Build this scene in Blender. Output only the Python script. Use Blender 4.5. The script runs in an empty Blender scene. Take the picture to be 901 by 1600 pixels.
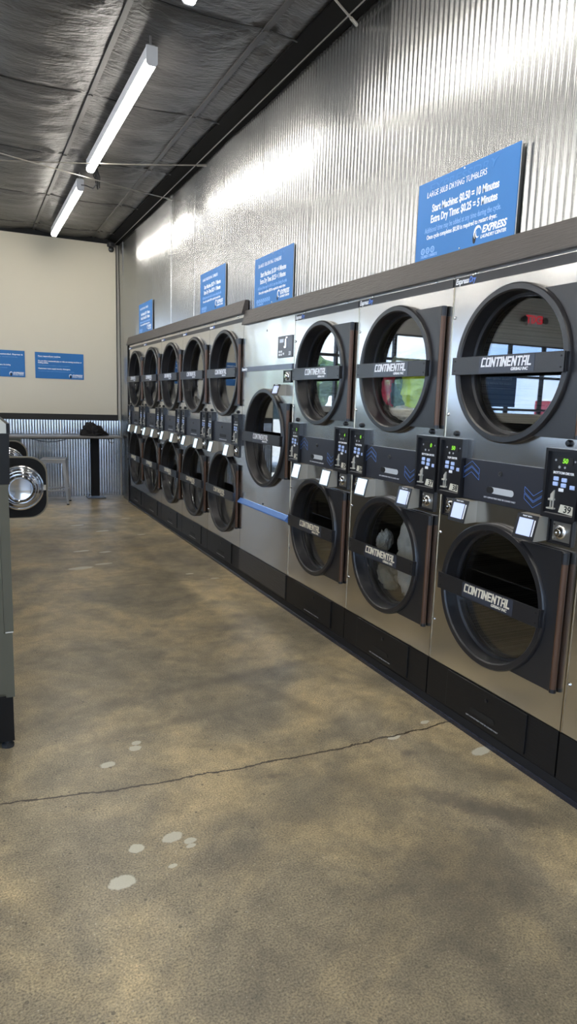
import bpy, bmesh, math, random
from mathutils import Vector, Matrix, noise
random.seed(7)
C = bpy.data.collections.new('laundry'); bpy.context.scene.collection.children.link(C)
PI = math.pi
# ------------------------------------------------------------------ materials
def nodes(m):
    m.use_nodes = True
    return m.node_tree, m.node_tree.nodes, m.node_tree.links
def bsdf(n): return n['Principled BSDF']
MATS = {}
def mat(name, col, rough=.5, metal=0, bump=None, spec=.5, emit=None, es=0, vary=None, coat=0):
    if name in MATS: return MATS[name]
    m = bpy.data.materials.new(name); t, n, l = nodes(m); b = bsdf(n)
    b.inputs['Base Color'].default_value = (*col, 1); b.inputs['Roughness'].default_value = rough
    b.inputs['Metallic'].default_value = metal; b.inputs['Specular IOR Level'].default_value = spec
    b.inputs['Coat Weight'].default_value = coat
    if emit: b.inputs['Emission Color'].default_value = (*emit, 1); b.inputs['Emission Strength'].default_value = es
    if bump or vary:
        tc = n.new('ShaderNodeTexCoord'); mp = n.new('ShaderNodeMapping'); l.new(tc.outputs['Object'], mp.inputs[0])
    if bump:
        sc, st, scale3 = bump
        mp.inputs['Scale'].default_value = scale3
        nz = n.new('ShaderNodeTexNoise'); nz.inputs['Scale'].default_value = sc; nz.inputs['Detail'].default_value = 3
        l.new(mp.outputs[0], nz.inputs[0])
        bp = n.new('ShaderNodeBump'); bp.inputs['Strength'].default_value = st; bp.inputs['Distance'].default_value = .01
        l.new(nz.outputs[0], bp.inputs['Height']); l.new(bp.outputs[0], b.inputs['Normal'])
    if vary:
        nz2 = n.new('ShaderNodeTexNoise'); nz2.inputs['Scale'].default_value = vary[0]; nz2.inputs['Detail'].default_value = 5
        l.new(mp.outputs[0], nz2.inputs[0])
        mx = n.new('ShaderNodeMix'); mx.data_type = 'RGBA'; l.new(nz2.outputs[0], mx.inputs[0])
        k = vary[1]; mx.inputs[6].default_value = (*[c*(1-k) for c in col], 1); mx.inputs[7].default_value = (*[min(1, c*(1+k)) for c in col], 1)
        l.new(mx.outputs[2], b.inputs['Base Color'])
    MATS[name] = m; return m
def math_node(n, l, op, a, b=None, c=None, clamp=False):
    x = n.new('ShaderNodeMath'); x.operation = op; x.use_clamp = clamp
    for i, v in enumerate((a, b, c)):
        if v is None: continue
        if isinstance(v, (int, float)): x.inputs[i].default_value = v
        else: l.new(v, x.inputs[i])
    return x.outputs[0]

def steel_mat(name, col, rough, wob=.35):
    m = bpy.data.materials.new(name); t, n, l = nodes(m); b = bsdf(n)
    b.inputs['Base Color'].default_value = (*col, 1); b.inputs['Metallic'].default_value = 1
    tc = n.new('ShaderNodeNewGeometry')
    mp = n.new('ShaderNodeMapping'); mp.inputs['Scale'].default_value = (1, 60, 2); l.new(tc.outputs['Position'], mp.inputs[0])
    nz = n.new('ShaderNodeTexNoise'); nz.inputs['Scale'].default_value = 12; nz.inputs['Detail'].default_value = 4; l.new(mp.outputs[0], nz.inputs[0])
    mr = n.new('ShaderNodeMapRange'); mr.inputs[3].default_value = rough-.02; mr.inputs[4].default_value = rough+.03
    l.new(nz.outputs[0], mr.inputs[0]); l.new(mr.outputs[0], b.inputs['Roughness'])
    n2 = n.new('ShaderNodeTexNoise'); n2.inputs['Scale'].default_value = 2.6; n2.inputs['Detail'].default_value = .4
    n2.inputs['Distortion'].default_value = .6
    l.new(tc.outputs['Position'], n2.inputs[0])
    bp = n.new('ShaderNodeBump'); bp.inputs['Strength'].default_value = wob; bp.inputs['Distance'].default_value = .05
    l.new(n2.outputs[0], bp.inputs['Height']); l.new(bp.outputs[0], b.inputs['Normal'])
    return m
STEEL = steel_mat('brushed_stainless', (.70, .69, .675), .21, .2)
GALV = steel_mat('galvanised_sheet', (.42, .425, .425), .25, .05)
GALVW = steel_mat('galvanised_wainscot', (.74, .75, .76), .15, .04)
BLACK = mat('black_powder_coat', (.014, .014, .016), .30, spec=.6, bump=(400, .12, (1, 1, 1)))
BASEB = mat('black_base_laminate', (.007, .0065, .0065), .45, spec=.3, bump=(60, .15, (1, .2, 6)))
DARKP = mat('black_plastic', (.012, .012, .014), .3)
BANDM = mat('dark_blue_black_panel', (.022, .024, .033), .38)
STRIPE = mat('black_name_strip', (.02, .02, .024), .33)
BROWN = mat('brown_bronze_hinge', (.10, .052, .030), .36, .35)
CHROME = mat('chrome', (.78, .77, .75), .12, 1)
GREYCH = mat('reader_housing_paint', (.34, .32, .27), .42, .1)
SILVER = mat('silver_text', (.85, .86, .9), .35)
WHITE = mat('white_ink', (.85, .87, .9), .5)
TANTXT = mat('pale_ink', (.72, .66, .52), .45)
BLUEINK = mat('blue_ink', (.09, .22, .62), .45)
LOGOBG = mat('logo_badge_ground', (.035, .04, .055), .3)
BLUE = mat('sign_blue', (.024, .172, .47), .42, vary=(2, .08))
BLUEPALE = mat('sign_pale_blue_ink', (.28, .50, .85), .5)
BLUEGHOST = mat('sign_ghost_ink', (.042, .205, .52), .45)
KEYS = mat('key_blue_white', (.45, .58, .88), .4)
GREEN = mat('green_led', (.1, .4, .02), .4, emit=(.4, 1, .05), es=.2)
SCREEN = mat('lit_screen', (.3, .35, .5), .2, emit=(.50, .58, 1), es=.26)
SCREENW = mat('lit_screen_bright', (.5, .6, .7), .2, emit=(.62, .85, 1), es=.38)
HOLE = mat('dark_recess', (.004, .004, .004), .6)
WOODH = mat('grey_brown_board', (.060, .051, .046), .48, bump=(40, .35, (1, .35, 5)), vary=(30, .25))
WHITEWALL = mat('cream_wall_paint', (.66, .60, .475), .6, bump=(3, .08, (1, 1, 1)))
DRYWALL = mat('beige_wall_paint', (.60, .57, .50), .7)
TRIMB = mat('black_trim_paint', (.012, .012, .013), .6, spec=.2)
FRAME = mat('dark_window_frame', (.02, .02, .022), .4)
WASHG = mat('washer_grey_steel', (.105, .098, .068), .5, spec=.3)
WASHT = mat('washer_light_top', (.52, .52, .46), .4)
WASHB = mat('washer_black_panel', (.009, .008, .007), .4, spec=.22)
RIM = mat('door_rim_tan', (.30, .26, .18), .35, .2)
DESKM = mat('desk_grey_top', (.19, .185, .18), .4)
STOOLM = mat('stool_grey_metal', (.38, .38, .38), .4, .4)
CLOTHB = mat('black_jacket_cloth', (.008, .007, .007), .85, bump=(60, .3, (1, 1, 1)))
LAMPB = mat('white_fixture_body', (.75, .75, .78), .4)
LED = mat('led_diffuser', (.9, .9, .9), .4, emit=(1, .95, .86), es=17)
WIRE = mat('steel_cable', (.30, .28, .25), .4, .7)
RUB = mat('rubber', (.02, .02, .02), .8)
EXITR = mat('exit_red', (.7, .02, .03), .5, emit=(1, .05, .08), es=.5)
EXITW = mat('exit_housing', (.7, .7, .68), .5)
CARW = mat('car_white_paint', (.75, .76, .78), .15, coat=1)
CARG = mat('car_window_glass', (.02, .03, .035), .05)
ASPH = mat('asphalt', (.34, .335, .33), .9, vary=(3, .2))
LEAF = mat('tree_leaves', (.05, .10, .03), .7, vary=(6, .5))
BARK = mat('tree_bark', (.10, .07, .05), .9)
AWN = mat('blue_awning', (.03, .12, .45), .6)
REDB = mat('red_siding', (.45, .03, .05), .6)
CANOPY = mat('grey_canopy', (.30, .29, .27), .6)

def perforated():
    m = bpy.data.materials.new('perforated_drum'); t, n, l = nodes(m); b = bsdf(n)
    b.inputs['Metallic'].default_value = .8; b.inputs['Roughness'].default_value = .4
    tc = n.new('ShaderNodeTexCoord'); v = n.new('ShaderNodeTexVoronoi'); v.inputs['Scale'].default_value = 95
    v.inputs['Randomness'].default_value = 0
    l.new(tc.outputs['Object'], v.inputs['Vector'])
    r = n.new('ShaderNodeValToRGB'); r.color_ramp.elements[0].position = .36; r.color_ramp.elements[1].position = .42
    r.color_ramp.elements[0].color = (.004, .004, .004, 1); r.color_ramp.elements[1].color = (.075, .07, .062, 1)
    l.new(v.outputs['Distance'], r.inputs[0]); l.new(r.outputs[0], b.inputs['Base Color'])
    return m
DRUM = perforated()

def glass(name, f0, tint=(1, 1, 1), rough=.015, k=5.0):
    m = bpy.data.materials.new(name); t, n, l = nodes(m); n.remove(bsdf(n)); out = n['Material Output']
    g = n.new('ShaderNodeNewGeometry'); d = n.new('ShaderNodeVectorMath'); d.operation = 'DOT_PRODUCT'
    l.new(g.outputs['Incoming'], d.inputs[0]); l.new(g.outputs['Normal'], d.inputs[1])
    a = math_node(n, l, 'ABSOLUTE', d.outputs['Value']); a = math_node(n, l, 'SUBTRACT', 1, a)
    a = math_node(n, l, 'POWER', a, k); a = math_node(n, l, 'MULTIPLY_ADD', a, 1-f0, f0, True)
    tr = n.new('ShaderNodeBsdfTransparent'); tr.inputs[0].default_value = (*tint, 1)
    gl = n.new('ShaderNodeBsdfGlossy'); gl.inputs['Roughness'].default_value = rough
    mx = n.new('ShaderNodeMixShader'); l.new(a, mx.inputs[0]); l.new(tr.outputs[0], mx.inputs[1]); l.new(gl.outputs[0], mx.inputs[2])
    l.new(mx.outputs[0], out.inputs[0]); return m
GLASS = glass('door_glass', .115, (.93, .94, .94), .008, 2.9)
WGLASS = glass('window_glass', .05, (.93, .96, .95))
BOWL = mat('washer_door_glass_bowl', (.55, .56, .58), .10, .95)

def floor_mat():
    m = bpy.data.materials.new('polished_concrete'); t, n, l = nodes(m); b = bsdf(n)
    g = n.new('ShaderNodeNewGeometry'); P = g.outputs['Position']
    def nz(sc, det=6, dist=0, vec=None, rough=.55):
        x = n.new('ShaderNodeTexNoise'); x.inputs['Scale'].default_value = sc; x.inputs['Detail'].default_value = det
        x.inputs['Distortion'].default_value = dist; x.inputs['Roughness'].default_value = rough; l.new(vec or P, x.inputs[0]); return x.outputs[0]
    def ramp(fac, stops):
        r = n.new('ShaderNodeValToRGB'); cr = r.color_ramp
        while len(cr.elements) < len(stops): cr.elements.new(.5)
        for e, (p, c) in zip(cr.elements, stops): e.position = p; e.color = (*c, 1)
        l.new(fac, r.inputs[0]); return r.outputs[0]
    def mix(f, a, c, mode='MIX'):
        x = n.new('ShaderNodeMix'); x.data_type = 'RGBA'; x.blend_type = mode
        if isinstance(f, (int, float)): x.inputs[0].default_value = f
        else: l.new(f, x.inputs[0])
        for s, v in ((6, a), (7, c)):
            if isinstance(v, tuple): x.inputs[s].default_value = (*v, 1)
            else: l.new(v, x.inputs[s])
        return x.outputs[2]
    c1 = ramp(nz(1.5, 8, .5, None, .66), [(.30, (.112, .098, .071)), (.47, (.190, .160, .107)), (.62, (.310, .246, .142))])
    c2 = ramp(nz(7, 7, .3, None, .7), [(.3, (.66, .66, .68)), (.62, (1.14, 1.12, 1.08))])
    col = mix(1, c1, c2, 'MULTIPLY')
    c3 = ramp(nz(170, 3), [(.28, (.35, .34, .32)), (.5, (1.02, 1.02, 1.02)), (.72, (1.65, 1.6, 1.5))])
    col = mix(.9, col, c3, 'MULTIPLY')
    # small dark pits and pale grit
    v = n.new('ShaderNodeTexVoronoi'); v.inputs['Scale'].default_value = 13; l.new(P, v.inputs['Vector'])
    pit = math_node(n, l, 'LESS_THAN', v.outputs['Distance'], .07)
    col = mix(math_node(n, l, 'MULTIPLY', pit, .65), col, (.05, .04, .03))
    v2 = n.new('ShaderNodeTexVoronoi'); v2.inputs['Scale'].default_value = 45; l.new(P, v2.inputs['Vector'])
    gr = math_node(n, l, 'LESS_THAN', v2.outputs['Distance'], .09)
    col = mix(math_node(n, l, 'MULTIPLY', gr, .35), col, (.55, .50, .40))
    sep = n.new('ShaderNodeSeparateXYZ'); l.new(P, sep.inputs[0]); X, Y = sep.outputs[0], sep.outputs[1]
    wob = math_node(n, l, 'MULTIPLY_ADD', nz(4, 8, 0, None, .7), .16, -.08)
    wob2 = math_node(n, l, 'MULTIPLY_ADD', nz(22, 7, 0, None, .7), .55, -.275)
    def blob(cx, cy, rx, ry, ang, soft, color, amt, wb):
        nonlocal col
        dx = math_node(n, l, 'SUBTRACT', X, cx); dy = math_node(n, l, 'SUBTRACT', Y, cy)
        ca, sa = math.cos(ang), math.sin(ang)
        u = math_node(n, l, 'ADD', math_node(n, l, 'MULTIPLY', dx, ca/rx), math_node(n, l, 'MULTIPLY', dy, sa/rx))
        w = math_node(n, l, 'ADD', math_node(n, l, 'MULTIPLY', dx, -sa/ry), math_node(n, l, 'MULTIPLY', dy, ca/ry))
        d = math_node(n, l, 'SQRT', math_node(n, l, 'ADD', math_node(n, l, 'MULTIPLY', u, u), math_node(n, l, 'MULTIPLY', w, w)))
        d = math_node(n, l, 'ADD', d, math_node(n, l, 'MULTIPLY', wob2, wb))
        mr = n.new('ShaderNodeMapRange'); mr.inputs[1].default_value = 1+soft; mr.inputs[2].default_value = 1-soft
        mr.inputs[3].default_value = 0; mr.inputs[4].default_value = amt; l.new(d, mr.inputs[0])
        col = mix(mr.outputs[0], col, color)
    # darker worn stains
    for cx, cy, rx, ry, a, amt in ((-.30, 1.66, .20, .05, -.78, .68), (-.42, 1.79, .16, .04, -.8, .4), (-.62, 1.50, .30, .22, .3, .42), (-.86, 1.95, .42, .2, .2, .30), (-.12, 1.85, .14, .05, -.8, .4),
                                   (-.9, 1.2, .7, .3, 0, .25), (-.35, 2.12, .03, .02, 0, .6), (-.95, 2.17, .022, .016, 0, .6), (-.8, 3.1, .8, .035, .15, .35), (-1.1, 2.75, .5, .03, .1, .35),
                                   (-.6, 2.75, .04, .5, .4, .3), (-1.3, 3.4, .05, .6, .2, .25), (-.5, 3.9, .5, .12, .3, .25), (-1.0, 6.4, .7, .2, 0, .3), (-.35, 6.2, .3, .6, .3, .3), (-.2, 8.6, .5, .4, 0, .35)):
        blob(cx, cy, rx, ry, a, .55, (.070, .060, .047), amt, 3)
    # pale thin patches
    for cx, cy, r, k in ((-1.60, 1.818, .034, .75), (-1.525, 1.956, .022, .8), (-1.405, 1.965, .030, .7), (-1.355, 1.925, .018, .7), (-1.36, 1.90, .014, .6), (-1.44, 1.829, .013, .6),
                      (-1.517, 2.493, .026, .65), (-1.375, 2.62, .018, .8), (-1.39, 2.58, .022, .8), (-.333, 2.25, .028, .5), (-.118, 2.316, .022, .5), (-.055, 2.01, .045, .5),
                      (-1.15, 5.66, .09, .4), (-.95, 5.75, .06, .4), (-1.05, 6.3, .06, .4), (-.85, 6.2, .05, .4), (-.35, 5.2, .03, .5), (-.2, 5.0, .035, .5), (-.7, 7.2, .06, .4), (-.9, 7.6, .06, .4), (-.3, 7.9, .05, .4), (-.35, 6.9, .04, .4)):
        blob(cx, cy, r*1.15, r*k*1.15, .15, .10, (.40, .385, .31), .85, 2.4)
    # crack and saw cut
    q = math_node(n, l, 'ADD', X, .55); q = math_node(n, l, 'MULTIPLY', q, q); q = math_node(n, l, 'MULTIPLY_ADD', q, .06, 2.258)
    dd = math_node(n, l, 'ABSOLUTE', math_node(n, l, 'ADD', math_node(n, l, 'SUBTRACT', Y, q), math_node(n, l, 'MULTIPLY', wob, .55)))
    ck = math_node(n, l, 'LESS_THAN', dd, .0052)
    col = mix(math_node(n, l, 'MULTIPLY', ck, .95), col, (.030, .021, .012))
    sc = math_node(n, l, 'ABSOLUTE', math_node(n, l, 'SUBTRACT', Y, math_node(n, l, 'MULTIPLY_ADD', X, -.036, 4.997)))
    col = mix(math_node(n, l, 'MULTIPLY', math_node(n, l, 'LESS_THAN', sc, .0055), .6), col, (.06, .045, .03))
    hsv = n.new('ShaderNodeHueSaturation'); hsv.inputs['Saturation'].default_value = 1.0; hsv.inputs['Value'].default_value = 1.52
    l.new(col, hsv.inputs['Color'])
    l.new(hsv.outputs[0], b.inputs['Base Color'])
    mr = n.new('ShaderNodeMapRange'); mr.inputs[3].default_value = .24; mr.inputs[4].default_value = .50; l.new(nz(6, 6), mr.inputs[0]); l.new(mr.outputs[0], b.inputs['Roughness'])
    b.inputs['Specular IOR Level'].default_value = .5
    bp = n.new('ShaderNodeBump'); bp.inputs['Strength'].default_value = .12; bp.inputs['Distance'].default_value = .004
    l.new(nz(120, 4), bp.inputs['Height']); l.new(bp.outputs[0], b.inputs['Normal'])
    return m
FLOOR = floor_mat()

def ceil_mat():
    m = bpy.data.materials.new('black_insulation_vinyl'); t, n, l = nodes(m); b = bsdf(n)
    b.inputs['Base Color'].default_value = (.062, .059, .058, 1); b.inputs['Roughness'].default_value = .40; b.inputs['Specular IOR Level'].default_value = .6
    g = n.new('ShaderNodeNewGeometry'); mp = n.new('ShaderNodeMapping'); mp.inputs['Scale'].default_value = (5, 14, 4); mp.inputs['Rotation'].default_value = (0, 0, .25)
    l.new(g.outputs['Position'], mp.inputs[0])
    nz = n.new('ShaderNodeTexNoise'); nz.inputs['Scale'].default_value = 2.2; nz.inputs['Detail'].default_value = 4; nz.inputs['Distortion'].default_value = .6; l.new(mp.outputs[0], nz.inputs[0])
    bp = n.new('ShaderNodeBump'); bp.inputs['Strength'].default_value = .8; bp.inputs['Distance'].default_value = .012
    l.new(nz.outputs[0], bp.inputs['Height'])
    n2 = n.new('ShaderNodeTexNoise'); n2.inputs['Scale'].default_value = 60; n2.inputs['Detail'].default_value = 3; l.new(g.outputs['Position'], n2.inputs[0])
    b2 = n.new('ShaderNodeBump'); b2.inputs['Strength'].default_value = .3; b2.inputs['Distance'].default_value = .004
    l.new(n2.outputs[0], b2.inputs['Height']); l.new(bp.outputs[0], b2.inputs['Normal']); l.new(b2.outputs[0], b.inputs['Normal'])
    return m
CEIL = ceil_mat()

# ------------------------------------------------------------------ geometry helpers
CACHE = {}
def obj(name, bm, m, parent=None, loc=None, smooth=False):
    if isinstance(bm, bpy.types.Mesh): me = bm
    else:
        me = bpy.data.meshes.new(name); bmesh.ops.recalc_face_normals(bm, faces=bm.faces); bm.to_mesh(me); bm.free()
        if smooth:
            for p in me.polygons: p.use_smooth = True
            me.set_sharp_from_angle(angle=math.radians(38))
    if m is not None and (len(me.materials) == 0): me.materials.append(m)
    o = bpy.data.objects.new(name, me); C.objects.link(o)
    if parent: o.parent = parent
    if loc: o.location = loc
    return o
def cached(key, fn):
    if key not in CACHE: CACHE[key] = fn()
    return CACHE[key]
def part(name, key, fn, m, parent, loc=None, smooth=False):
    """one mesh per key, shared between repeats"""
    if key in CACHE: return obj(name, CACHE[key], None, parent, loc)
    o = obj(name, fn(), m, parent, loc, smooth); CACHE[key] = o.data; return o
def thing(name, label, cat, loc=(0, 0, 0), rotz=0, group=None):
    o = bpy.data.objects.new(name, None); C.objects.link(o); o.location = loc; o.rotation_euler = (0, 0, rotz)
    o['label'] = label; o['category'] = cat
    if group: o['group'] = group
    return o
def tag(o, label, cat, group=None):
    o['label'] = label; o['category'] = cat
    if group: o['group'] = group
    return o
def struct(name, bm, m, **k):
    o = obj(name, bm, m, **k); o['kind'] = 'structure'; return o
def bx(bm, x0, x1, y0, y1, z0, z1, bev=0):
    x0, x1 = sorted((x0, x1)); y0, y1 = sorted((y0, y1)); z0, z1 = sorted((z0, z1))
    vs = [bm.verts.new((x, y, z)) for x in (x0, x1) for y in (y0, y1) for z in (z0, z1)]
    f = [(0, 1, 3, 2), (4, 6, 7, 5), (0, 4, 5, 1), (2, 3, 7, 6), (0, 2, 6, 4), (1, 5, 7, 3)]
    fs = [bm.faces.new([vs[i] for i in q]) for q in f]
    if bev:
        es = list({e for q in fs for e in q.edges})
        bmesh.ops.bevel(bm, geom=es, offset=bev, segments=2, affect='EDGES', profile=.5)
    return bm
def box(*a, bev=0): return bx(bmesh.new(), *a, bev=bev)
def prism(bm, pts, axis, a0, a1):
    """extrude a closed 2D outline along an axis; pts in the other two axes' order"""
    def mk(p, a):
        if axis == 0: return (a, p[0], p[1])
        if axis == 1: return (p[0], a, p[1])
        return (p[0], p[1], a)
    A = [bm.verts.new(mk(p, a0)) for p in pts]; B = [bm.verts.new(mk(p, a1)) for p in pts]
    bm.faces.new(A); bm.faces.new(B[::-1]); n = len(pts)
    for i in range(n): bm.faces.new((A[i], A[(i+1) % n], B[(i+1) % n], B[i]))
    return bm
def lathe(bm, prof, axis, cen, seg=64, closed=False):
    """prof: list of (radius, along)"""
    rings = []
    for r, a in prof:
        ring = []
        for i in range(seg):
            t = 2*PI*i/seg; u, v = r*math.cos(t), r*math.sin(t)
            p = (a, u, v) if axis == 0 else (u, a, v) if axis == 1 else (u, v, a)
            ring.append(bm.verts.new((p[0]+cen[0], p[1]+cen[1], p[2]+cen[2])))
        rings.append(ring)
    k = len(rings)
    for j in range(k if closed else k-1):
        a, b = rings[j], rings[(j+1) % k]
        for i in range(seg): bm.faces.new((a[i], a[(i+1) % seg], b[(i+1) % seg], b[i]))
    if not closed:
        if prof[0][0] > 1e-6: bm.faces.new(rings[0])
        if prof[-1][0] > 1e-6: bm.faces.new(rings[-1][::-1])
        if prof[0][0] <= 1e-6 or prof[-1][0] <= 1e-6: bmesh.ops.remove_doubles(bm, verts=bm.verts, dist=1e-6)
    return bm
def openlathe(bm, prof, axis, cen, seg=64):
    rings = []
    for r, a in prof:
        ring = []
        for i in range(seg):
            t = 2*PI*i/seg; u, v = r*math.cos(t), r*math.sin(t)
            p = (a, u, v) if axis == 0 else (u, a, v)
            ring.append(bm.verts.new((p[0]+cen[0], p[1]+cen[1], p[2]+cen[2])))
        rings.append(ring)
    for a, b in zip(rings, rings[1:]):
        for i in range(seg): bm.faces.new((a[i], a[(i+1) % seg], b[(i+1) % seg], b[i]))
    return bm
def tube(bm, pts, r, seg=8):
    pts = [Vector(p) for p in pts]; rings = []
    for i, p in enumerate(pts):
        d = (pts[min(i+1, len(pts)-1)]-pts[max(i-1, 0)]).normalized()
        up = Vector((0, 0, 1)) if abs(d.z) < .9 else Vector((1, 0, 0))
        a = d.cross(up).normalized(); b = d.cross(a)
        rings.append([bm.verts.new(p+r*(math.cos(2*PI*k/seg)*a+math.sin(2*PI*k/seg)*b)) for k in range(seg)])
    for a, b in zip(rings, rings[1:]):
        for k in range(seg): bm.faces.new((a[k], a[(k+1) % seg], b[(k+1) % seg], b[k]))
    bm.faces.new(rings[0]); bm.faces.new(rings[-1][::-1]); return bm
def holed_plate(bm, y0, y1, z0, z1, cy, cz, r, x0, x1, n=72):
    """sheet in the YZ plane with one round hole, solid from x0 to x1"""
    ang = [2*PI*i/n for i in range(n)]
    for yy in (y0, y1):
        for zz in (z0, z1): ang.append(math.atan2(zz-cz, yy-cy) % (2*PI))
    ang = sorted(set(ang)); O = []; I = []
    for t in ang:
        c, s = math.cos(t), math.sin(t); k = 1e9
        if c > 1e-9: k = min(k, (y1-cy)/c)
        if c < -1e-9: k = min(k, (y0-cy)/c)
        if s > 1e-9: k = min(k, (z1-cz)/s)
        if s < -1e-9: k = min(k, (z0-cz)/s)
        O.append((cy+k*c, cz+k*s)); I.append((cy+r*c, cz+r*s))
    V = [[bm.verts.new((x, *p)) for p in L] for x in (x0, x1) for L in (O, I)]
    m = len(ang)
    for i in range(m):
        j = (i+1) % m
        bm.faces.new((V[0][i], V[0][j], V[1][j], V[1][i])); bm.faces.new((V[2][i], V[3][i], V[3][j], V[2][j]))
        bm.faces.new((V[0][i], V[2][i], V[2][j], V[0][j])); bm.faces.new((V[1][i], V[1][j], V[3][j], V[3][i]))
    return bm
# text: 'L' faces -X (reads towards -Y); 'E' faces -Y (reads towards +X); 'W' faces +X
ORI = {'L': Matrix(((0, 0, -1), (-1, 0, 0), (0, 1, 0))), 'E': Matrix(((1, 0, 0), (0, 0, -1), (0, 1, 0))), 'W': Matrix(((0, 0, 1), (1, 0, 0), (0, 1, 0)))}
def text_mesh(s, size, bold=0, shear=0, width=None, align='LEFT', ori='L'):
    key = ('txt', s, size, bold, shear, width, align, ori)
    if key in CACHE: return CACHE[key]
    cu = bpy.data.curves.new('t', 'FONT'); cu.body = s; cu.size = size; cu.shear = shear; cu.offset = bold*size
    cu.align_x = align; cu.align_y = 'CENTER'; cu.resolution_u = 3; cu.extrude = .0004
    o = bpy.data.objects.new('t', cu); bpy.context.scene.collection.objects.link(o)
    dg = bpy.context.evaluated_depsgraph_get(); dg.update()
    me = bpy.data.meshes.new_from_object(o.evaluated_get(dg)); bpy.data.objects.remove(o); bpy.data.curves.remove(cu)
    me.materials.clear()
    xs = [v.co.x for v in me.vertices]
    sx = 1
    if width and xs: sx = width/(max(xs)-min(xs))
    M = ORI[ori].to_4x4() @ Matrix.Diagonal((sx, 1, 1, 1)); me.transform(M)
    CACHE[key] = me; return me
def text(parent, s, loc, size, m, name='lettering', **k):
    me = text_mesh(s, size, **k)
    if len(me.materials) == 0: me.materials.append(m)
    elif me.materials[0] != m: me = me.copy(); me.materials.clear(); me.materials.append(m)
    return obj(name, me, None, parent, loc)
LET = {'C': (.8, [[(.8, 1), (.1, 1), (0, .85), (0, 0), (.75, 0)]]), 'O': (.85, [[(.12, 1), (.85, 1), (.85, 0), (0, 0), (0, .85), (.12, 1)]]),
       'N': (.82, [[(0, 0), (0, 1)], [(0, 1), (.82, 0)], [(.82, 0), (.82, 1)]]), 'T': (.8, [[(0, 1), (.9, 1)], [(.42, 1), (.42, 0)]]), 'I': (.0, [[(0, 0), (0, 1)]]),
       'E': (.72, [[(.75, 1), (0, 1), (0, 0), (.72, 0)], [(0, .5), (.62, .5)]]), 'A': (.8, [[(0, 0), (0, .8), (.2, 1), (.8, 1), (.8, 0)], [(0, .42), (.8, .42)]]), 'L': (.65, [[(0, 1), (0, 0), (.7, 0)]])}
def block_word(word, w, h):
    """squared slanted capitals, facing -X, centred on the origin"""
    th = .125; x = 0; segs = []
    for ch in word:
        wd, ls = LET[ch]
        for ln in ls:
            for a, b in zip(ln, ln[1:]): segs.append(((a[0]+x, a[1]), (b[0]+x, b[1])))
        x += wd+.42
    tot = x-.42; bm = bmesh.new()
    for a, b in segs:
        a, b = Vector(a), Vector(b); d = (b-a).normalized(); a = a-d*th; b = b+d*th; nn = Vector((-d.y, d.x))*th*(1.25 if abs(d.y) > .5 else .9)
        q = [a+nn, b+nn, b-nn, a-nn]
        V = []
        for p in q:
            u = (p.x+.22*p.y-tot/2)/tot*w; v = (p.y-.5)*h/1.2
            V.append((u, v))
        prism(bm, [(-u, v) for u, v in V], 0, -.0006, 0)
    return bm

# ------------------------------------------------------------------ room shell
XL, YB, YE, ZC = -9.0, -4.0, 9.828, 3.50
XR = 1.35
bm = bmesh.new(); bx(bm, XL-.2, XR+.2, YB-.2, YE+.2, -.12, 0); struct('floor', bm, FLOOR)
# ceiling: sagging black vinyl between battens
PX = [-.31-.76*k for k in range(11)]; PY = [-.17+1.37*k for k in range(-3, 8)]
def ceiling():
    bm = bmesh.new(); xs = []; x = -3.4
    xs = [XL+i*(XL*-1-3.4)/28 for i in range(28)]
    while x < .04: xs.append(x); x += .038
    xs += [.04, XR]
    ys = []; y = YB
    while y < YE: ys.append(y); y += .05
    ys.append(YE)
    G = []
    for x in xs:
        row = []
        for y in ys:
            u = ((x+.31)/.76) % 1; v = ((y+.17)/1.37) % 1
            sx = math.sin(PI*u)**.7; sy = math.sin(PI*v)**.5
            z = ZC+.055-.05*sx*(.55+.45*sy)
            w = noise.fractal(Vector((x*2.2, y*9, 3)), .8, 2, 3)*.010+noise.fractal(Vector((x*1.2, y*3, 7)), .8, 2, 2)*.012
            # radiating puckers at fixings
            du = min(u, 1-u)*.76; dv = min(v, 1-v)*1.37; rr = math.hypot(du, dv)
            a = math.atan2(dv, du+1e-6)
            w += .016*math.exp(-(rr/.28)**2)*math.cos(a*11)*min(1, rr/.06)
            if x > -.16: z, w = ZC+.045, w*.2
            row.append(bm.verts.new((x, y, z+w*min(1, sx+.25))))
        G.append(row)
    for i in range(len(xs)-1):
        for j in range(len(ys)-1): bm.faces.new((G[i][j], G[i][j+1], G[i+1][j+1], G[i+1][j]))
    return bm
struct('ceiling', ceiling(), CEIL, smooth=False)
for p in bpy.data.objects['ceiling'].data.polygons: p.use_smooth = True
BATT = mat('batten_grey', (.055, .052, .052), .4)
k = 1
for x in PX[:6]:
    bm = bmesh.new(); bx(bm, x-.016, x+.016, YB, YE-.02, ZC+.034, ZC+.048)
    for y in PY:
        if y < YE: lathe(bm, [(.016, ZC+.026), (.016, ZC+.036)], 2, (x, y, 0), 10)
    struct('trim_%d' % k, bm, BATT); k += 1
SEAM = mat('vinyl_seam_tape', (.03, .029, .029), .5)
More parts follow.
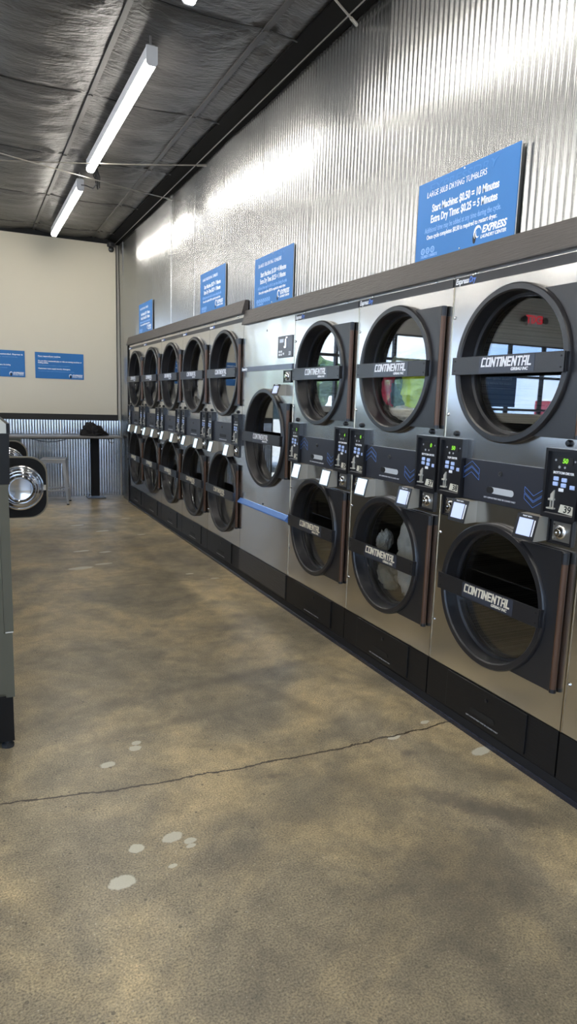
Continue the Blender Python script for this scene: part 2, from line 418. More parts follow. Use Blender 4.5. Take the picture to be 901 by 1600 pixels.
for y in PY[3:]:
    if y > YE: continue
    bm = bmesh.new(); N = 90
    for i in range(N): 
        x0 = -3.4+i*3.44/N; x1 = x0+3.44/N
        def zz(x):
            u = ((x+.31)/.76) % 1; return ZC+.052-.05*math.sin(PI*u)**.7*.55-.004
        A = [bm.verts.new(q) for q in ((x0, y-.006, zz(x0)), (x1, y-.006, zz(x1)), (x1, y+.006, zz(x1)), (x0, y+.006, zz(x0)))]
        B = [bm.verts.new((v.co.x, v.co.y, v.co.z+.006)) for v in A]
        bm.faces.new(A); bm.faces.new(B[::-1]); bm.faces.new((A[0], A[1], B[1], B[0])); bm.faces.new((A[2], A[3], B[3], B[2]))
    struct('trim_%d' % k, bm, SEAM); k += 1
# eave channel along the corrugated wall, dark flange along the end wall
bm = prism(bmesh.new(), [(.03, 3.478), (-.012, 3.478), (-.018, 3.49), (-.115, 3.53), (-.115, 3.57), (.03, 3.57)], 1, YB, YE)
struct('trim_%d' % k, bm, mat('matt_black_eave', (.010, .010, .010), .95, spec=.03)); k += 1
bm = prism(bmesh.new(), [(-.019, 3.480), (-.023, 3.480), (-.023, 3.487), (-.019, 3.487)], 1, YB, YE)
struct('trim_%d' % k, bm, WIRE); k += 1
bm = box(-9, 0.02, YE-.03, YE, 3.475, 3.57); struct('trim_%d' % k, bm, TRIMB); k += 1

def corrugated(axis, a0, a1, z0, z1, base, pitch=.0362, amp=.0030, th=.002, sheet=.80, first=2.34, zdiv=1):
    """galvanised corrugated sheets; axis 1: runs along Y at x=base; axis 0: runs along X at y=base"""
    bm = bmesh.new(); n = int((a1-a0)/pitch*8); V = []
    for i in range(n+1):
        a = a0+(a1-a0)*i/n; k = math.floor((a-first)/sheet); q = (a-first)-k*sheet
        rr = random.Random(k*17+5); t1 = rr.uniform(-.016, .016); t2 = rr.uniform(-.007, .007); lap = .004*max(0, 1-q/.03)
        d = amp*math.cos(2*PI*(a-first)/pitch)
        col = []
        for j in range(zdiv+1):
            z = z0+(z1-z0)*j/zdiv
            w = 0
            if zdiv > 1: w = .0020*noise.noise(Vector((a*1.7, z*1.3, base)))+.0004*noise.noise(Vector((a*4, z*5, 4)))+t1*(q-.4)+t2*(z-2.7)
            o = base-(d+lap+w)
            col.append(bm.verts.new((o, a, z) if axis == 1 else (a, o, z)))
        V.append(col)
    for i in range(n):
        for j in range(zdiv): bm.faces.new((V[i][j], V[i+1][j], V[i+1][j+1], V[i][j+1]))
    # back skin gives the sheet its thickness
    dv = Vector((.012, 0, 0)) if axis == 1 else Vector((0, .012, 0))
    A, Z = V[0], V[-1]
    B = [bm.verts.new(v.co+dv) for v in (A[0], A[-1], Z[-1], Z[0])]; bm.faces.new(B)
    return bm
# right wall: corrugated bulkhead over the dryers and full height at both ends
o = struct('wall_right', corrugated(1, YB, YE-.001, 2.06, 3.50, .032, zdiv=36), GALV)
for p in o.data.polygons: p.use_smooth = True
ROW0, ROW1 = .8666, 9.06
o = struct('wall_right_far', corrugated(1, ROW1+.05, YE-.001, 0, 2.07, .032, zdiv=8), GALV)
for p in o.data.polygons: p.use_smooth = True
o = struct('wall_right_near', corrugated(1, YB, ROW0-.01, 0, 2.07, .032, zdiv=4), GALV)
for p in o.data.polygons: p.use_smooth = True
struct('wall_right_back', box(XR, XR+.1, YB, YE, 0, 3.62), DRYWALL)
# end wall
WX = -2.34
bm = bmesh.new(); bx(bm, WX, XR, YE, YE+.15, 0, 3.6); bx(bm, -9, WX, YE, YE+.15, 2.62, 3.6); bx(bm, -6.35, -5.75, YE, YE+.15, 0, 2.62); bx(bm, -9.1, -8.9, YE, YE+.15, 0, 2.62)
struct('wall_end', bm, DRYWALL)
struct('wall_end_panel', box(WX, -.006, YE-.022, YE, 1.158, 3.476), WHITEWALL)
o = struct('wall_end_wainscot', corrugated(0, WX, .03, 0, 1.09, YE-.012, pitch=.0355, amp=.0062, first=0), GALVW)
for p in o.data.polygons: p.use_smooth = True
struct('trim_%d' % k, box(WX, -.004, YE-.045, YE-.02, 1.078, 1.160), mat('black_cap_board', (.015, .014, .013), .55, bump=(40, .4, (.4, 1, 4)))); k += 1
struct('trim_%d' % k, box(-.012, -.004, YE-.035, YE-.018, 1.16, 3.474), TRIMB); k += 1
bm = bmesh.new(); bx(bm, XL-.12, XL, YB, -2.6, 0, 3.62); bx(bm, XL-.12, XL, 9.5, YE, 0, 3.62); bx(bm, XL-.12, XL, -2.6, 9.5, 2.75, 3.62); bx(bm, XL-.12, XL, -2.6, 9.5, 0, .12)
struct('wall_left', bm, DRYWALL)
# wall behind the camera with its shop windows
bm = bmesh.new(); bx(bm, -9, -8.3, YB-.12, YB, 0, 3.62); bx(bm, -1.0, XR, YB-.12, YB, 0, 3.62); bx(bm, -8.3, -1.0, YB-.12, YB, 2.9, 3.62); bx(bm, -8.3, -1.0, YB-.12, YB, 0, .35)
struct('wall_back', bm, DRYWALL)
def window(name, x0, x1, z0, z1, y, cols, rows):
    bm = bmesh.new(); t = .045
    xs = [x0+(x1-x0)*i/cols for i in range(cols+1)]; zs = [z0]+rows+[z1]
    for x in xs: bx(bm, x-t/2, x+t/2, y-.03, y+.05, z0, z1)
    for z in zs: bx(bm, x0, x1, y-.028, y+.048, z-t/2, z+t/2)
    w = struct(name, bm, FRAME)
    g = obj('pane', box(x0, x1, y+.01, y+.016, z0, z1), WGLASS, w); return w
window('window_1', -5.75, WX, .1, 2.62, YE+.03, 3, [2.2])
window('window_2', -8.9, -6.35, .1, 2.62, YE+.03, 3, [1.40, 2.02, 2.2])
window('window_3', -8.3, -1.0, .35, 2.9, YB-.08, 6, [2.3])

bm = bmesh.new()
for i in range(10): bx(bm, XL-.08, XL-.01, -2.6+12.1*i/9-.025, -2.6+12.1*i/9+.025, .12, 2.75)
for z in (.12, 2.3, 2.75): bx(bm, XL-.078, XL-.012, -2.6, 9.5, z-.025, z+.025)
wd = struct('window_4', bm, FRAME); obj('pane', box(XL-.05, XL-.044, -2.6, 9.5, .12, 2.75), WGLASS, wd)  # unseen left-wall window, added to bring in more bluish daylight
o = obj('ground_side', box(-60, XL-.3, YB-.3, YE+.3, -.14, -.02), ASPH); o['kind'] = 'structure'

# ------------------------------------------------------------------ header boards
def header(name, y0, y1, z0, z1, label):
    bm = prism(bmesh.new(), [(-.026, z0), (-.026, z0+.006), (.0, z1), (.028, z1), (.028, z0)], 1, y0, y1)
    o = obj(name, bm, WOODH); return tag(o, label, 'board')
header('header_board', .87, 4.955, 1.999, 2.106, 'grey-brown header board running above the near dryers and the single-door dryer')
header('header_board', 4.957, 9.10, 2.087, 2.190, 'raised grey-brown header board running above the five far dryers')
bm = bmesh.new(); bx(bm, -.012, .03, 9.062, 9.10, 0, 2.087); o = obj('end_post', bm, TRIMB); tag(o, 'black upright closing the far end of the dryer row by the end wall', 'post')
# kick plinth and bright edging
o = obj('plinth', box(-.006, .06, .87, 9.06, 0, .0595), TRIMB); tag(o, 'black toe plinth running along the floor under all the dryers', 'plinth')
EDGE = mat('dark_edging', (.05, .055, .075), .2, .7)
o = obj('edging_strip', prism(bmesh.new(), [(-.012, .0), (-.012, .018), (-.008, .022), (-.0062, .022), (-.0062, 0)], 1, .87, 9.06), EDGE); tag(o, 'thin shiny dark edging strip at the foot of the dryer plinth', 'trim strip')

# ------------------------------------------------------------------ dryers
def ring_mesh(c, z, r, rg):
    prof = [(r-.012, .052), (r-.002, .0), (r, -.004), (r, -.028), (r-.006, -.036), (r-.026, -.036), (r-.032, -.030), (rg+.016, .030), (rg+.004, .034), (rg+.004, .052)]
    return lathe(bmesh.new(), prof, 0, (0, c, z), 96, closed=True)
def door(parent, kind, lvl, c, z, r, rg, h, y0, lettermat, sub=True):
    K = (kind, lvl)
    d = part('door', K+('ring',), lambda: ring_mesh(c, z, r, rg), BLACK, parent, smooth=True)
    def plate():
        a = math.asin(min(.999, h/(r-.004))); pts = [(y0, z-h), (y0, z+h)]
        n = 24
        for i in range(n+1):
            t = PI-a+2*a*i/n*1.0
            pts.append((c+(r-.004)*math.cos(t), z+(r-.004)*math.sin(t)))
        return prism(bmesh.new(), pts, 0, -.020, -.006)
    part('door_plate', K+('plate',), plate, BLACK, d)
    def hinge():
        bm = lathe(bmesh.new(), [(.012, z-h+.012), (.012, z+h-.045)], 2, (-.016, y0+.004, 0), 14); return bm
    part('hinge_bar', K+('hinge',), hinge, BROWN, d, smooth=True)
    for nm, q0, q1 in (('t', z+h-.045, z+h-.002), ('b', z-h, z-h+.014)):
        part('hinge_cap', K+('cap', nm), lambda: lathe(bmesh.new(), [(.0135, q0), (.0135, q1)], 2, (-.016, y0+.004, 0), 14), DARKP, d, smooth=True)
    part('glass', K+('glass',), lambda: lathe(bmesh.new(), [(rg+.004, .040), (rg+.004, .045)], 0, (0, c, z), 72), GLASS, d)
    def bar():
        bm = prism(bmesh.new(), [(-.052, z-.036), (-.052, z+.036), (-.049, z+.037), (-.045, z+.036), (-.045, z-.036), (-.049, z-.037)], 1, c-r+.008, c+r-.004)
        for s in (-1, 1): bx(bm, -.046, -.030, c+s*(r-.014)-.010, c+s*(r-.014)+.006, z-.035, z+.035)
        return bm
    part('cross_bar', K+('bar',), bar, BLACK, d)
    for s in (-1, 1):
        for q in (-.02, .02): part('bar_screw', ('bdot',), lambda: lathe(bmesh.new(), [(.0035, -.0535), (.0035, -.0515)], 0, (0, 0, 0), 8), HOLE, d, (0, c+s*(r-.022), z+q))
    part('logo_badge', K+('badge',), lambda: box(-.0528, -.0518, c-.165, c+.135, z-.031, z+.033), LOGOBG, d)
    part('logo_lettering', K+('logo',), lambda: block_word('CONTINENTAL', .265, .036), lettermat, d, loc=(-.0529, c-.012, z+.010), smooth=False) if lvl == 'u' else \
        part('logo_lettering', K+('logo',), lambda: block_word('CONTINENTAL', .265, .036), lettermat, d, loc=(-.0529, c-.012, z+.010))
    if sub: text(d, 'GIRBAU INC', (-.0530, c-.045, z-.020), .016, lettermat, 'maker_lettering', bold=.03, shear=.2)
    return d
def drum(parent, K, c, z, r, depth=.62):
    R = r-.01
    part('drum', K, lambda: openlathe(bmesh.new(), [(R-.045, .058), (R, .10), (R, depth), (.02, depth+.01)], 0, (0, c, z), 56), DRUM, parent, smooth=True)
def control_panel(parent, K, y0, y1, z0, z1, title, reading, number, numkey):
    """glossy black keypad in a frame; K keys the shared meshes"""
    w = y1-y0; h = z1-z0
    def frame():
        bm = bmesh.new(); t = .011
        bx(bm, -.030, .0, y0, y0+t, z0, z1); bx(bm, -.030, .0, y1-t, y1, z0, z1)
        bx(bm, -.030, .0, y0+t, y1-t, z0, z0+.016); bx(bm, -.030, 0, y0+t, y1-t, z1-t, z1)
        bx(bm, -.016, 0, y0+t, y1-t, z0+.016, z1-t); return bm
    p = part('control_panel', K+('cp',), frame, DARKP, parent)
    F = lambda u, v: (y1-u*w, z1-v*h)       # u from the left as seen, v from the top
    def rect(u0, u1, v0, v1, x=-.0175, d=.0015):
        a = F(u0, v0); b = F(u1, v1); return box(x, x+d, b[0], a[0], b[1], a[1])
    part('display_window', K+('disp',), lambda: rect(.30, .74, .12, .225), HOLE, p)
    if reading:
        a = F(.62 if len(reading) == 1 else .52, .172); text(p, reading, (-.0180, a[0], a[1]), .024, GREEN, 'green_digits', bold=.03, shear=.12, align='CENTER')
    def icons():
        bm = bmesh.new()
        for u, v, q in ((.24, .165, .009), (.80, .165, .008), (.36, .262, .011), (.52, .262, .009)):
            a = F(u, v); lathe(bm, [(q*.5, -.0172), (q*.5, -.0160)], 0, (0, a[0], a[1]), 6)
        return bm
    part('panel_icons', K+('ico',), icons, mat('icon_ink', (.35, .36, .38), .5), p)
    a = F(.50, .345); text(p, title, (-.0172, a[0], a[1]), .0125, WHITE, 'title_lettering', bold=.03, align='CENTER')
    for u, v in ((.30, .43), (.54, .44), (.29, .505), (.53, .515), (.79, .53)):
        a = F(u, v); part('key', ('key',), lambda: box(-.0195, -.016, -.0115, .0115, -.0075, .0075, bev=.003), KEYS, p, (0, a[0], a[1]))
    def key2():
        a = F(.47, .585); return box(-.0185, -.016, a[0]-.011, a[0]+.011, a[1]-.006, a[1]+.006, bev=.002)
    part('select_key', K+('key2',), key2, WHITE, p)
    def slot():
        bm = bmesh.new(); a = F(.24, .60); b = F(.24, .86)
        q = [(a[0]-.006, a[1]-.002), (a[0]+.006, a[1]-.016), (a[0]+.006, b[1]+.03), (a[0]-.008, b[1]+.03), (a[0]-.008, a[1])]
        prism(bm, q, 0, -.022, -.016)
        bx(bm, -.027, -.016, a[0]-.012, a[0]+.011, b[1]+.028, b[1]+.035)
        bx(bm, -.020, -.016, a[0]+.004, a[0]+.008, b[1], b[1]+.03); bx(bm, -.020, -.016, a[0]-.008, a[0]-.004, b[1], b[1]+.03)
        bx(bm, -.030, -.016, a[0]-.017, a[0]+.015, b[1]-.004, b[1]+.001)
        return bm
    part('coin_slot', K+('slot',), slot, mat('coin_slot_metal', (.62, .60, .53), .28, .35), p)
    def tray():
        a = F(.08, .93); b = F(.95, .955); return box(-.024, -.016, b[0], a[0], b[1], a[1])
    part('coin_ledge', K+('tray',), tray, mat('worn_metal', (.35, .33, .30), .35, .8), p)
    if number:
        pl = part('number_plate', K+('npl',), lambda: prism(bmesh.new(), [(F(.50, .79)[0], F(0, .79)[1]), (F(.45, .905)[0], F(0, .905)[1]), (F(.90, .925)[0], F(0, .925)[1]), (F(.95, .805)[0], F(0, .805)[1])], 0, -.0180, -.016), mat('plate_tan', (.62, .60, .50), .5), p)
        a = F(.70, .857); text(p, number, (-.0186, a[0], a[1]), .034, HOLE, 'machine_number', bold=.02, shear=.12, align='CENTER')
    return p
def lock_box(parent, K, y0, y1, z0, z1):
    def fr():
        bm = bmesh.new(); t = .007
        bx(bm, -.010, 0, y0, y0+t, z0, z1); bx(bm, -.010, 0, y1-t, y1, z0, z1); bx(bm, -.010, 0, y0, y1, z0, z0+t); bx(bm, -.010, 0, y0, y1, z1-t, z1); bx(bm, -.003, 0, y0, y1, z0, z1); return bm
    p = part('coin_box_lock', K+('lb',), fr, DARKP, parent)
    part('lock_plate', K+('lp',), lambda: box(-.006, -.003, y0+.010, y1-.022, z0+.012, z1-.012), mat('dull_steel', (.25, .24, .22), .35, .8), p)
    cy, cz = (y0+y1)/2-.004, (z0+z1)/2
    part('lock_cylinder', K+('lc',), lambda: lathe(bmesh.new(), [(.026, -.006), (.026, -.011), (.021, -.014), (.017, -.014), (.015, -.026), (.013, -.028), (.006, -.028), (.006, -.024), (0, -.024)], 0, (0, cy, cz), 24), CHROME, p, smooth=True)
    for q in (-.026, .026): part('lock_screw', ('ls',), lambda: lathe(bmesh.new(), [(.005, -.006), (.005, -.010)], 0, (0, 0, 0), 8), CHROME, p, (0, y1-.030, cz+q))
def reader(parent, K, y0, z0, z1, bright, h=None, w=.103):
    y1 = y0+w; t, bt = -.045, -.066
    body = part('card_reader', K+('rd',), lambda: prism(bmesh.new(), [(0, z0+.004), (0, z1), (t, z1-.002), (bt, z0+.006), (bt+.006, z0)], 1, y0, y1), GREYCH, parent)
    # black face and lit screen on the tilted front
    d = Vector((bt-t, z0+.006-(z1-.002))); L = d.length; d /= L; nn = Vector((d.y, -d.x));  nn = -nn if nn.x > 0 else nn
    def slab(a, b, ya, yb, e0, e1):
        q = [Vector((t, z1-.002))+d*a*L, Vector((t, z1-.002))+d*b*L]
        pts = [q[0]+nn*e0, q[0]+nn*e1, q[1]+nn*e1, q[1]+nn*e0]
        return prism(bmesh.new(), [(p.x, p.y) for p in pts], 1, ya, yb)
    part('reader_face', K+('rf',), lambda: slab(-.02, 1.04, y0-.001, y1+.001, 0, .004), DARKP, body)
    part('screen', K+('rs', bright), lambda: slab(.16, .88, y0+.018, y1-.014, .004, .0046) if not bright else slab(.04, .96, y0+.006, y1-.006, .004, .0046), SCREENW if bright else SCREEN, body)
    part('edge_light', K+('re',), lambda: slab(.18, .86, y0+.006, y0+.012, .004, .0048), WHITE, body)
    if not bright:
        q = Vector((t, z1-.002))+d*.07*L+nn*.0044
        me = text_mesh('FASCARD', .0105, bold=.03, align='CENTER', width=.045)
        if len(me.materials) == 0: me.materials.append(WHITE)
        o = obj('reader_lettering', me, None, body, (q.x, (y0+y1)/2, q.y)); o.rotation_euler = (0, math.atan2(-d.x, -d.y)*-1, 0)
    return body
def chevrons(bm, cy, cz, w, h, s, x=-.0126, t=.0014):
    """two nested outlined chevrons; s=+1 points up"""
    def line(a, b):
        a, b = Vector(a), Vector(b); d = (b-a).normalized(); nn = Vector((-d.y, d.x))*t/2
        prism(bm, [tuple(a+nn), tuple(b+nn), tuple(b-nn), tuple(a-nn)], 0, x, x+.0008)
    for k in range(2):
        o = -s*k*h*.36; e = h*.28
        tip = (cy, cz+s*h/2+o); l0 = (cy+w/2, cz+s*(h/2-h*.42)+o); r0 = (cy-w/2, cz+s*(h/2-h*.42)+o)
        tip2 = (cy, tip[1]-s*e); l1 = (l0[0], l0[1]-s*e); r1 = (r0[0], r0[1]-s*e)
        for a, b in ((l0, tip), (tip, r0), (l1, tip2), (tip2, r1), (l0, l1), (r0, r1)): line(a, b)
def slot_hole(y0, y1, z0, z1, x):
    bm = bmesh.new(); r = (z1-z0)/2; pts = []
    for i in range(9): t = PI/2+PI*i/8; pts.append((y0+r+r*math.cos(t), z0+r+r*math.sin(t)))
    for i in range(9): t = -PI/2+PI*i/8; pts.append((y1-r+r*math.cos(t), z0+r+r*math.sin(t)))
    return prism(bm, pts, 0, x, x+.0015)
LINT = 'LINT COMPARTMENT MUST BE CLEANED DAILY'
def base_drawer(t, kind, y0, y1, W, wood=False):
    part('base_panel', (kind, 'base'), lambda: box(-.004, .5, .003, W-.003, .060, .243), BASEB, t)
    if wood: return
    dr = part('lint_drawer', (kind, 'drawer'), lambda: box(-.011, -.003, y0, y1, .072, .241, bev=.002), BASEB, t)
    c = (y0+y1)/2
    part('drawer_lock', (kind, 'dlock'), lambda: lathe(bmesh.new(), [(.008, -.013), (.008, -.018), (.003, -.018), (.003, -.015), (0, -.015)], 0, (0, c-.02, .203), 12), DARKP, dr)
    part('slot_handle', (kind, 'dslot'), lambda: slot_hole(c-.075, c+.075, .113, .137, -.0136), HOLE, dr)
    text(dr, LINT, (-.0134, c+.10, .092), .0088, mat('dim_ink', (.35, .35, .35), .5), 'drawer_lettering', width=.20)
def screw(t, y, z, x=0, m=CHROME):
    part('screw', ('screw', m.name), lambda: lathe(bmesh.new(), [(.0075, 0), (.0065, -.004), (.003, -.006), (0, -.006)], 0, (0, 0, 0), 12), m, t, (x, y, z), smooth=True)

def stack_dryer(S, big, label, nums, reads, lettermat_u, bright, chev=True, group='stacked tumble dryers along the corrugated wall'):
    W = .8125 if big else .7975
    zt = 2.0876 if big else 2.0008
    kind = 'big' if big else 'small'
    cu, zu, ru, gu, hu = (.385, 1.645, .350, .296, .260) if big else (.405, 1.606, .311, .262, .272)
    cl, zl, rl, gl, hl = (.385, .657, .347, .294, .260) if big else (.405, .657, .307, .260, .270)
    dz = .030 if big else 0
    t = thing('tumble_dryer', label, 'dryer', (0, S, 0), 0, group)
    part('cabinet', (kind, 'cab'), lambda: [bm := bmesh.new(), bx(bm, .02, .74, .002, .012, .06, zt), bx(bm, .02, .74, W-.012, W-.002, .06, zt), bx(bm, .73, .74, .002, W-.002, .06, zt), bx(bm, .02, .74, .002, W-.002, zt-.01, zt)][0], WASHG, t)
    part('upper_panel', (kind, 'up'), lambda: holed_plate(bmesh.new(), .002, W-.002, 1.043+dz, zt-.001, cu, zu, ru-.008, 0, .012), STEEL, t)
    part('lower_panel', (kind, 'lo'), lambda: holed_plate(bmesh.new(), .002, W-.002, .246, 1.041+dz, cl, zl, rl-.008, 0, .012), STEEL, t)
    drum(t, (kind, 'du'), cu, zu, ru); drum(t, (kind, 'dl'), cl, zl, rl)
    z1, z0 = (2.058, 2.028) if big else (1.987, 1.951)
    st = part('name_strip', (kind, 'st'), lambda: box(-.004, 0, .004, W-.004, z0, z1), STRIPE, t)
    hh = z1-z0
    text(st, 'Express', (-.0046, W-.012, (z0+z1)/2), hh*.92, WHITE, 'lettering', bold=.03, shear=.25, width=.085)
    text(st, 'Dry', (-.0046, W-.099, (z0+z1)/2), hh*.92, mat('blue_letter', (.10, .24, .75), .4), 'lettering', bold=.02, shear=.25, width=.042)
    door(t, kind, 'u', cu, zu, ru, gu, hu, .036, SILVER); door(t, kind, 'l', cl, zl, rl, gl, hl, .036, TANTXT)
    # middle band
    b0, b1 = (.17, .665) if big else (.165, .625)
    za, zb = 1.045+dz, 1.216+dz*.9
    bd = part('lint_panel', (kind, 'band'), lambda: box(-.012, 0, b0, b1, za, zb), BANDM, t)
    c = (b0+b1)/2
    part('key_lock', (kind, 'bl'), lambda: lathe(bmesh.new(), [(.0095, -.012), (.0095, -.019), (.004, -.019), (.004, -.015), (0, -.015)], 0, (0, c+.012, 1.171+dz), 14), mat('lock_dark_steel', (.12, .12, .12), .3, .7), bd)
    sl = part('slot_handle', (kind, 'bs'), lambda: slot_hole(.328, .482, 1.086+dz, 1.112+dz, -.0135), HOLE if big else mat('slot_bright', (.62, .66, .70), .3, .25), bd)
    if not big: part('slot_shadow_end', (kind, 'bs2'), lambda: slot_hole(.44, .482, 1.086, 1.112, -.0143), HOLE, bd)
    text(bd, LINT, (-.0124, .497, 1.066+dz), .0095, mat('band_ink', (.6, .62, .66), .5), 'lettering', width=.182)
    if chev:
        part('chevron_mark', (kind, 'ch1'), lambda: (lambda bm: (chevrons(bm, .584, 1.172, .098, .072, 1), bm)[1])(bmesh.new()), BLUEINK, bd)
        part('chevron_mark', (kind, 'ch2'), lambda: (lambda bm: (chevrons(bm, .224, 1.097, .095, .072, -1), bm)[1])(bmesh.new()), BLUEINK, bd)
    pr, plh = ((.008, .165), (W-.165, W-.008))
    control_panel(t, (kind, 'R'), pr[0], pr[1], 1.042+dz, 1.297+dz*.8, 'BOTTOM DRYER', reads[1], nums[1], None)
    control_panel(t, (kind, 'L'), plh[0], plh[1], 1.042+dz, 1.297+dz*.8, 'TOP DRYER', reads[0], nums[0], None)
    for y in (.087, .711 if not big else .725):
        part('round_knob', ('knob',), lambda: lathe(bmesh.new(), [(.013, 0), (.013, -.008), (.009, -.014), (0, -.015)], 0, (0, 0, 0), 16), DARKP, t, (0, y, 1.318+dz*.6), smooth=True)
    zr0, zr1 = .943+dz, 1.040+dz
    lock_box(t, (kind, 'R'), .030, .143, zr0+.002, zr1)
    lock_box(t, (kind, 'L'), W-.143, W-.030, zr0+.002, zr1)
    reader(t, (kind, 'R'), .155, zr0, zr1, bright[1]); reader(t, (kind, 'L'), .545, zr0, zr1, bright[0])
    if not big: part('seam_cover', (kind, 'sc'), lambda: box(-.003, 0, W-.005, W-.001, .246, 1.95), mat('brass_toned_steel', (.55, .48, .36), .25, 1), t)
    base_drawer(t, kind, .155 if not big else .165, .645 if not big else .67, W)
    for y, z in ((.13, zt-.010), (.663, zt-.010), (W-.018, 1.82), (W-.018, 1.40), (W-.018, .86), (W-.018, .44)): screw(t, y, z)
    return t
SEAMS = [1.6666, 2.467, 3.2655, 4.0640, 4.971, 5.7836, 6.5965, 7.409, 8.2215]
stack_dryer(SEAMS[0]-.80, False, 'rightmost stacked dryer, only its front edge showing beside machine 39', ('40', '41'), ('50', '50'), SILVER, (False, False))
stack_dryer(SEAMS[0], False, 'nearest fully visible stacked dryer, numbered 38 and 39, both drums empty', ('38', '39'), ('50', '50'), SILVER, (False, False))
stack_dryer(SEAMS[1], False, 'stacked dryer numbered 36 and 37 with clothes behind both door glasses', ('36', '37'), ('0', '0'), SILVER, (True, False))
stack_dryer(SEAMS[2], False, 'stacked dryer numbered 34 and 35 between the single-door dryer and the clothes-filled one', ('34', '35'), ('2', '4'), SILVER, (True, True))
far = ['stacked dryer directly left of the single-door dryer, first of the five far ones', 'second of the five far stacked dryers, counting away from the single-door dryer',
       'middle one of the five far stacked dryers', 'fourth far stacked dryer, next to the one by the end wall', 'farthest stacked dryer, beside the end wall corner and black upright']
for i in range(5):
    stack_dryer(SEAMS[4+i], True, far[i], (str(31-2*i), str(32-2*i)), ('', ''), SILVER, (True, True), chev=False)

def single_dryer(S):
    W = .906; zt = 2.0008
    t = thing('tumble_dryer', 'tall single-door stainless dryer with blue-lit ledge, between the near and far stacks', 'dryer', (0, S, 0))
    c, z, r, g, h = .425, 1.163, .356, .306, .256
    obj('cabinet', [bm := bmesh.new(), bx(bm, .02, .9, .002, .012, .06, zt), bx(bm, .02, .9, W-.012, W-.002, .06, zt), bx(bm, .89, .9, .002, W-.002, .06, zt), bx(bm, .02, .9, .002, W-.002, zt-.01, zt)][0], WASHG, t)
    obj('upper_panel', box(0, .012, .002, W-.002, 1.665, zt-.001), STEEL, t)
    obj('door_panel', holed_plate(bmesh.new(), .002, W-.002, .640, 1.664, c, z, r-.008, 0, .012), STEEL, t)
    obj('lower_panel', box(0, .012, .002, W-.002, .246, .639), STEEL, t)
    drum(t, ('one', 'd'), c, z, r, .8)
    door(t, 'one', 'u', c, z, r, g, h, .030, SILVER)
    st = obj('name_strip', box(-.014, 0, .004, W-.002, 1.647, 1.681), mat('satin_blue_grey_strip', (.16, .17, .22), .25, .7), t)
    text(st, 'ExpressDry', (-.0146, W-.012, 1.664), .028, WHITE, bold=.03, shear=.25, width=.11)
    # keypad plate
    GP = mat('keypad_grey', (.12, .125, .14), .4)
    cp = obj('control_panel', box(-.008, 0, .022, .250, 1.725, 1.868, bev=.003), GP, t)
    obj('display_window', box(-.0092, -.008, .155, .215, 1.825, 1.848), mat('display_pale', (.6, .65, .72), .4), cp)
    bm = bmesh.new()
    for y, zz in ((.215, 1.765), (.185, 1.765), (.215, 1.745), (.185, 1.745), (.150, 1.750)): bx(bm, -.0105, -.008, y-.010, y+.010, zz-.007, zz+.007, bev=.002)
    obj('keys', bm, WHITE, cp)
    bm = bmesh.new(); bx(bm, -.018, -.008, .095, .112, 1.80, 1.845); bx(bm, -.022, -.008, .088, .118, 1.785, 1.798); bx(bm, -.012, -.008, .09, .112, 1.85, 1.858)
    obj('coin_slot', bm, CHROME, cp)
    text(cp, '33', (-.0088, .055, 1.748), .034, WHITE, 'machine_number', bold=.03, shear=.12, align='CENTER')
    lock_box(t, ('one', 'R'), .022, .140, 1.558, 1.640)
    reader(t, ('one', 'R'), .105, 1.470, 1.545, False, w=.10)
    # sloped ledge, blue sky reflection painted into its base colour
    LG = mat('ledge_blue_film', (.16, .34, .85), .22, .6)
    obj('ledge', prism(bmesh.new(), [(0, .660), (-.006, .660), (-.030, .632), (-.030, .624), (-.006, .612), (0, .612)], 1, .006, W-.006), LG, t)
    screw(t, .457, 1.927); screw(t, .457, .674, m=DARKP); screw(t, W-.02, 1.43, m=DARKP)
    obj('base_panel', box(-.004, .5, .003, W-.003, .060, .243), BASEB, t)
    obj('base_board', box(-.010, -.003, .010, W-.01, .075, .240), mat('dark_wood_laminate', (.035, .032, .03), .45, bump=(40, .4, (1, .3, 6)), vary=(30, .3)), t)
    return t
single_dryer(SEAMS[3])
# ------------------------------------------------------------------ laundry inside drums
def cloth_blob(c, r, seed, fold=.22, fr=7, dirv=(0, 0, 1)):
    bm = bmesh.new(); bmesh.ops.create_icosphere(bm, subdivisions=5, radius=1)
    off = Vector((seed*7.3, seed*3.1, seed*1.7)); dv = Vector(dirv)
    for v in bm.verts:
        n = v.co.normalized(); q = n*1.3+off
        w = noise.noise_vector(q*1.5)*.8
        a = 1-abs(noise.noise(q*1.1+w*.8)*2.2); b = 1-abs(noise.noise(q*2.6+w*1.6)*2.0)
        k = 1+fold*(a*.9+b*.55-.7)+.03*math.sin(fr*(n.dot(dv)*3+w.x*2))
        p = n*k
        v.co = Vector((c[0]+p.x*r[0], c[1]+p.y*r[1], c[2]+p.z*r[2]))
        rad = math.hypot(v.co.y-c[3][0], v.co.z-c[3][1])
        if rad > c[3][2]:
            s = c[3][2]/rad; v.co.y = c[3][0]+(v.co.y-c[3][0])*s; v.co.z = c[3][1]+(v.co.z-c[3][1])*s
        v.co.x = max(v.co.x, .066)
    return bm
def laundry(name, label, cat, m, c, r, drumc, seed, group=None, **k):
    o = obj(name, cloth_blob((*c, drumc), r, seed, **k), m, smooth=False)
    for p in o.data.polygons: p.use_smooth = True
    return tag(o, label, cat, group)
fab = lambda n, c, **k: mat(n, c, .85, bump=(90, .25, (1, 1, 1)), **k)
S = SEAMS[1]; dc = (S+.405, 1.606, .258)
laundry('lime_garment', 'lime-yellow garment filling the right of the upper drum of machine 36', 'garment', fab('lime_cloth', (.62, .78, .09)), (.145, S+.37, 1.535), (.07, .165, .145), dc, 1, fold=.2)
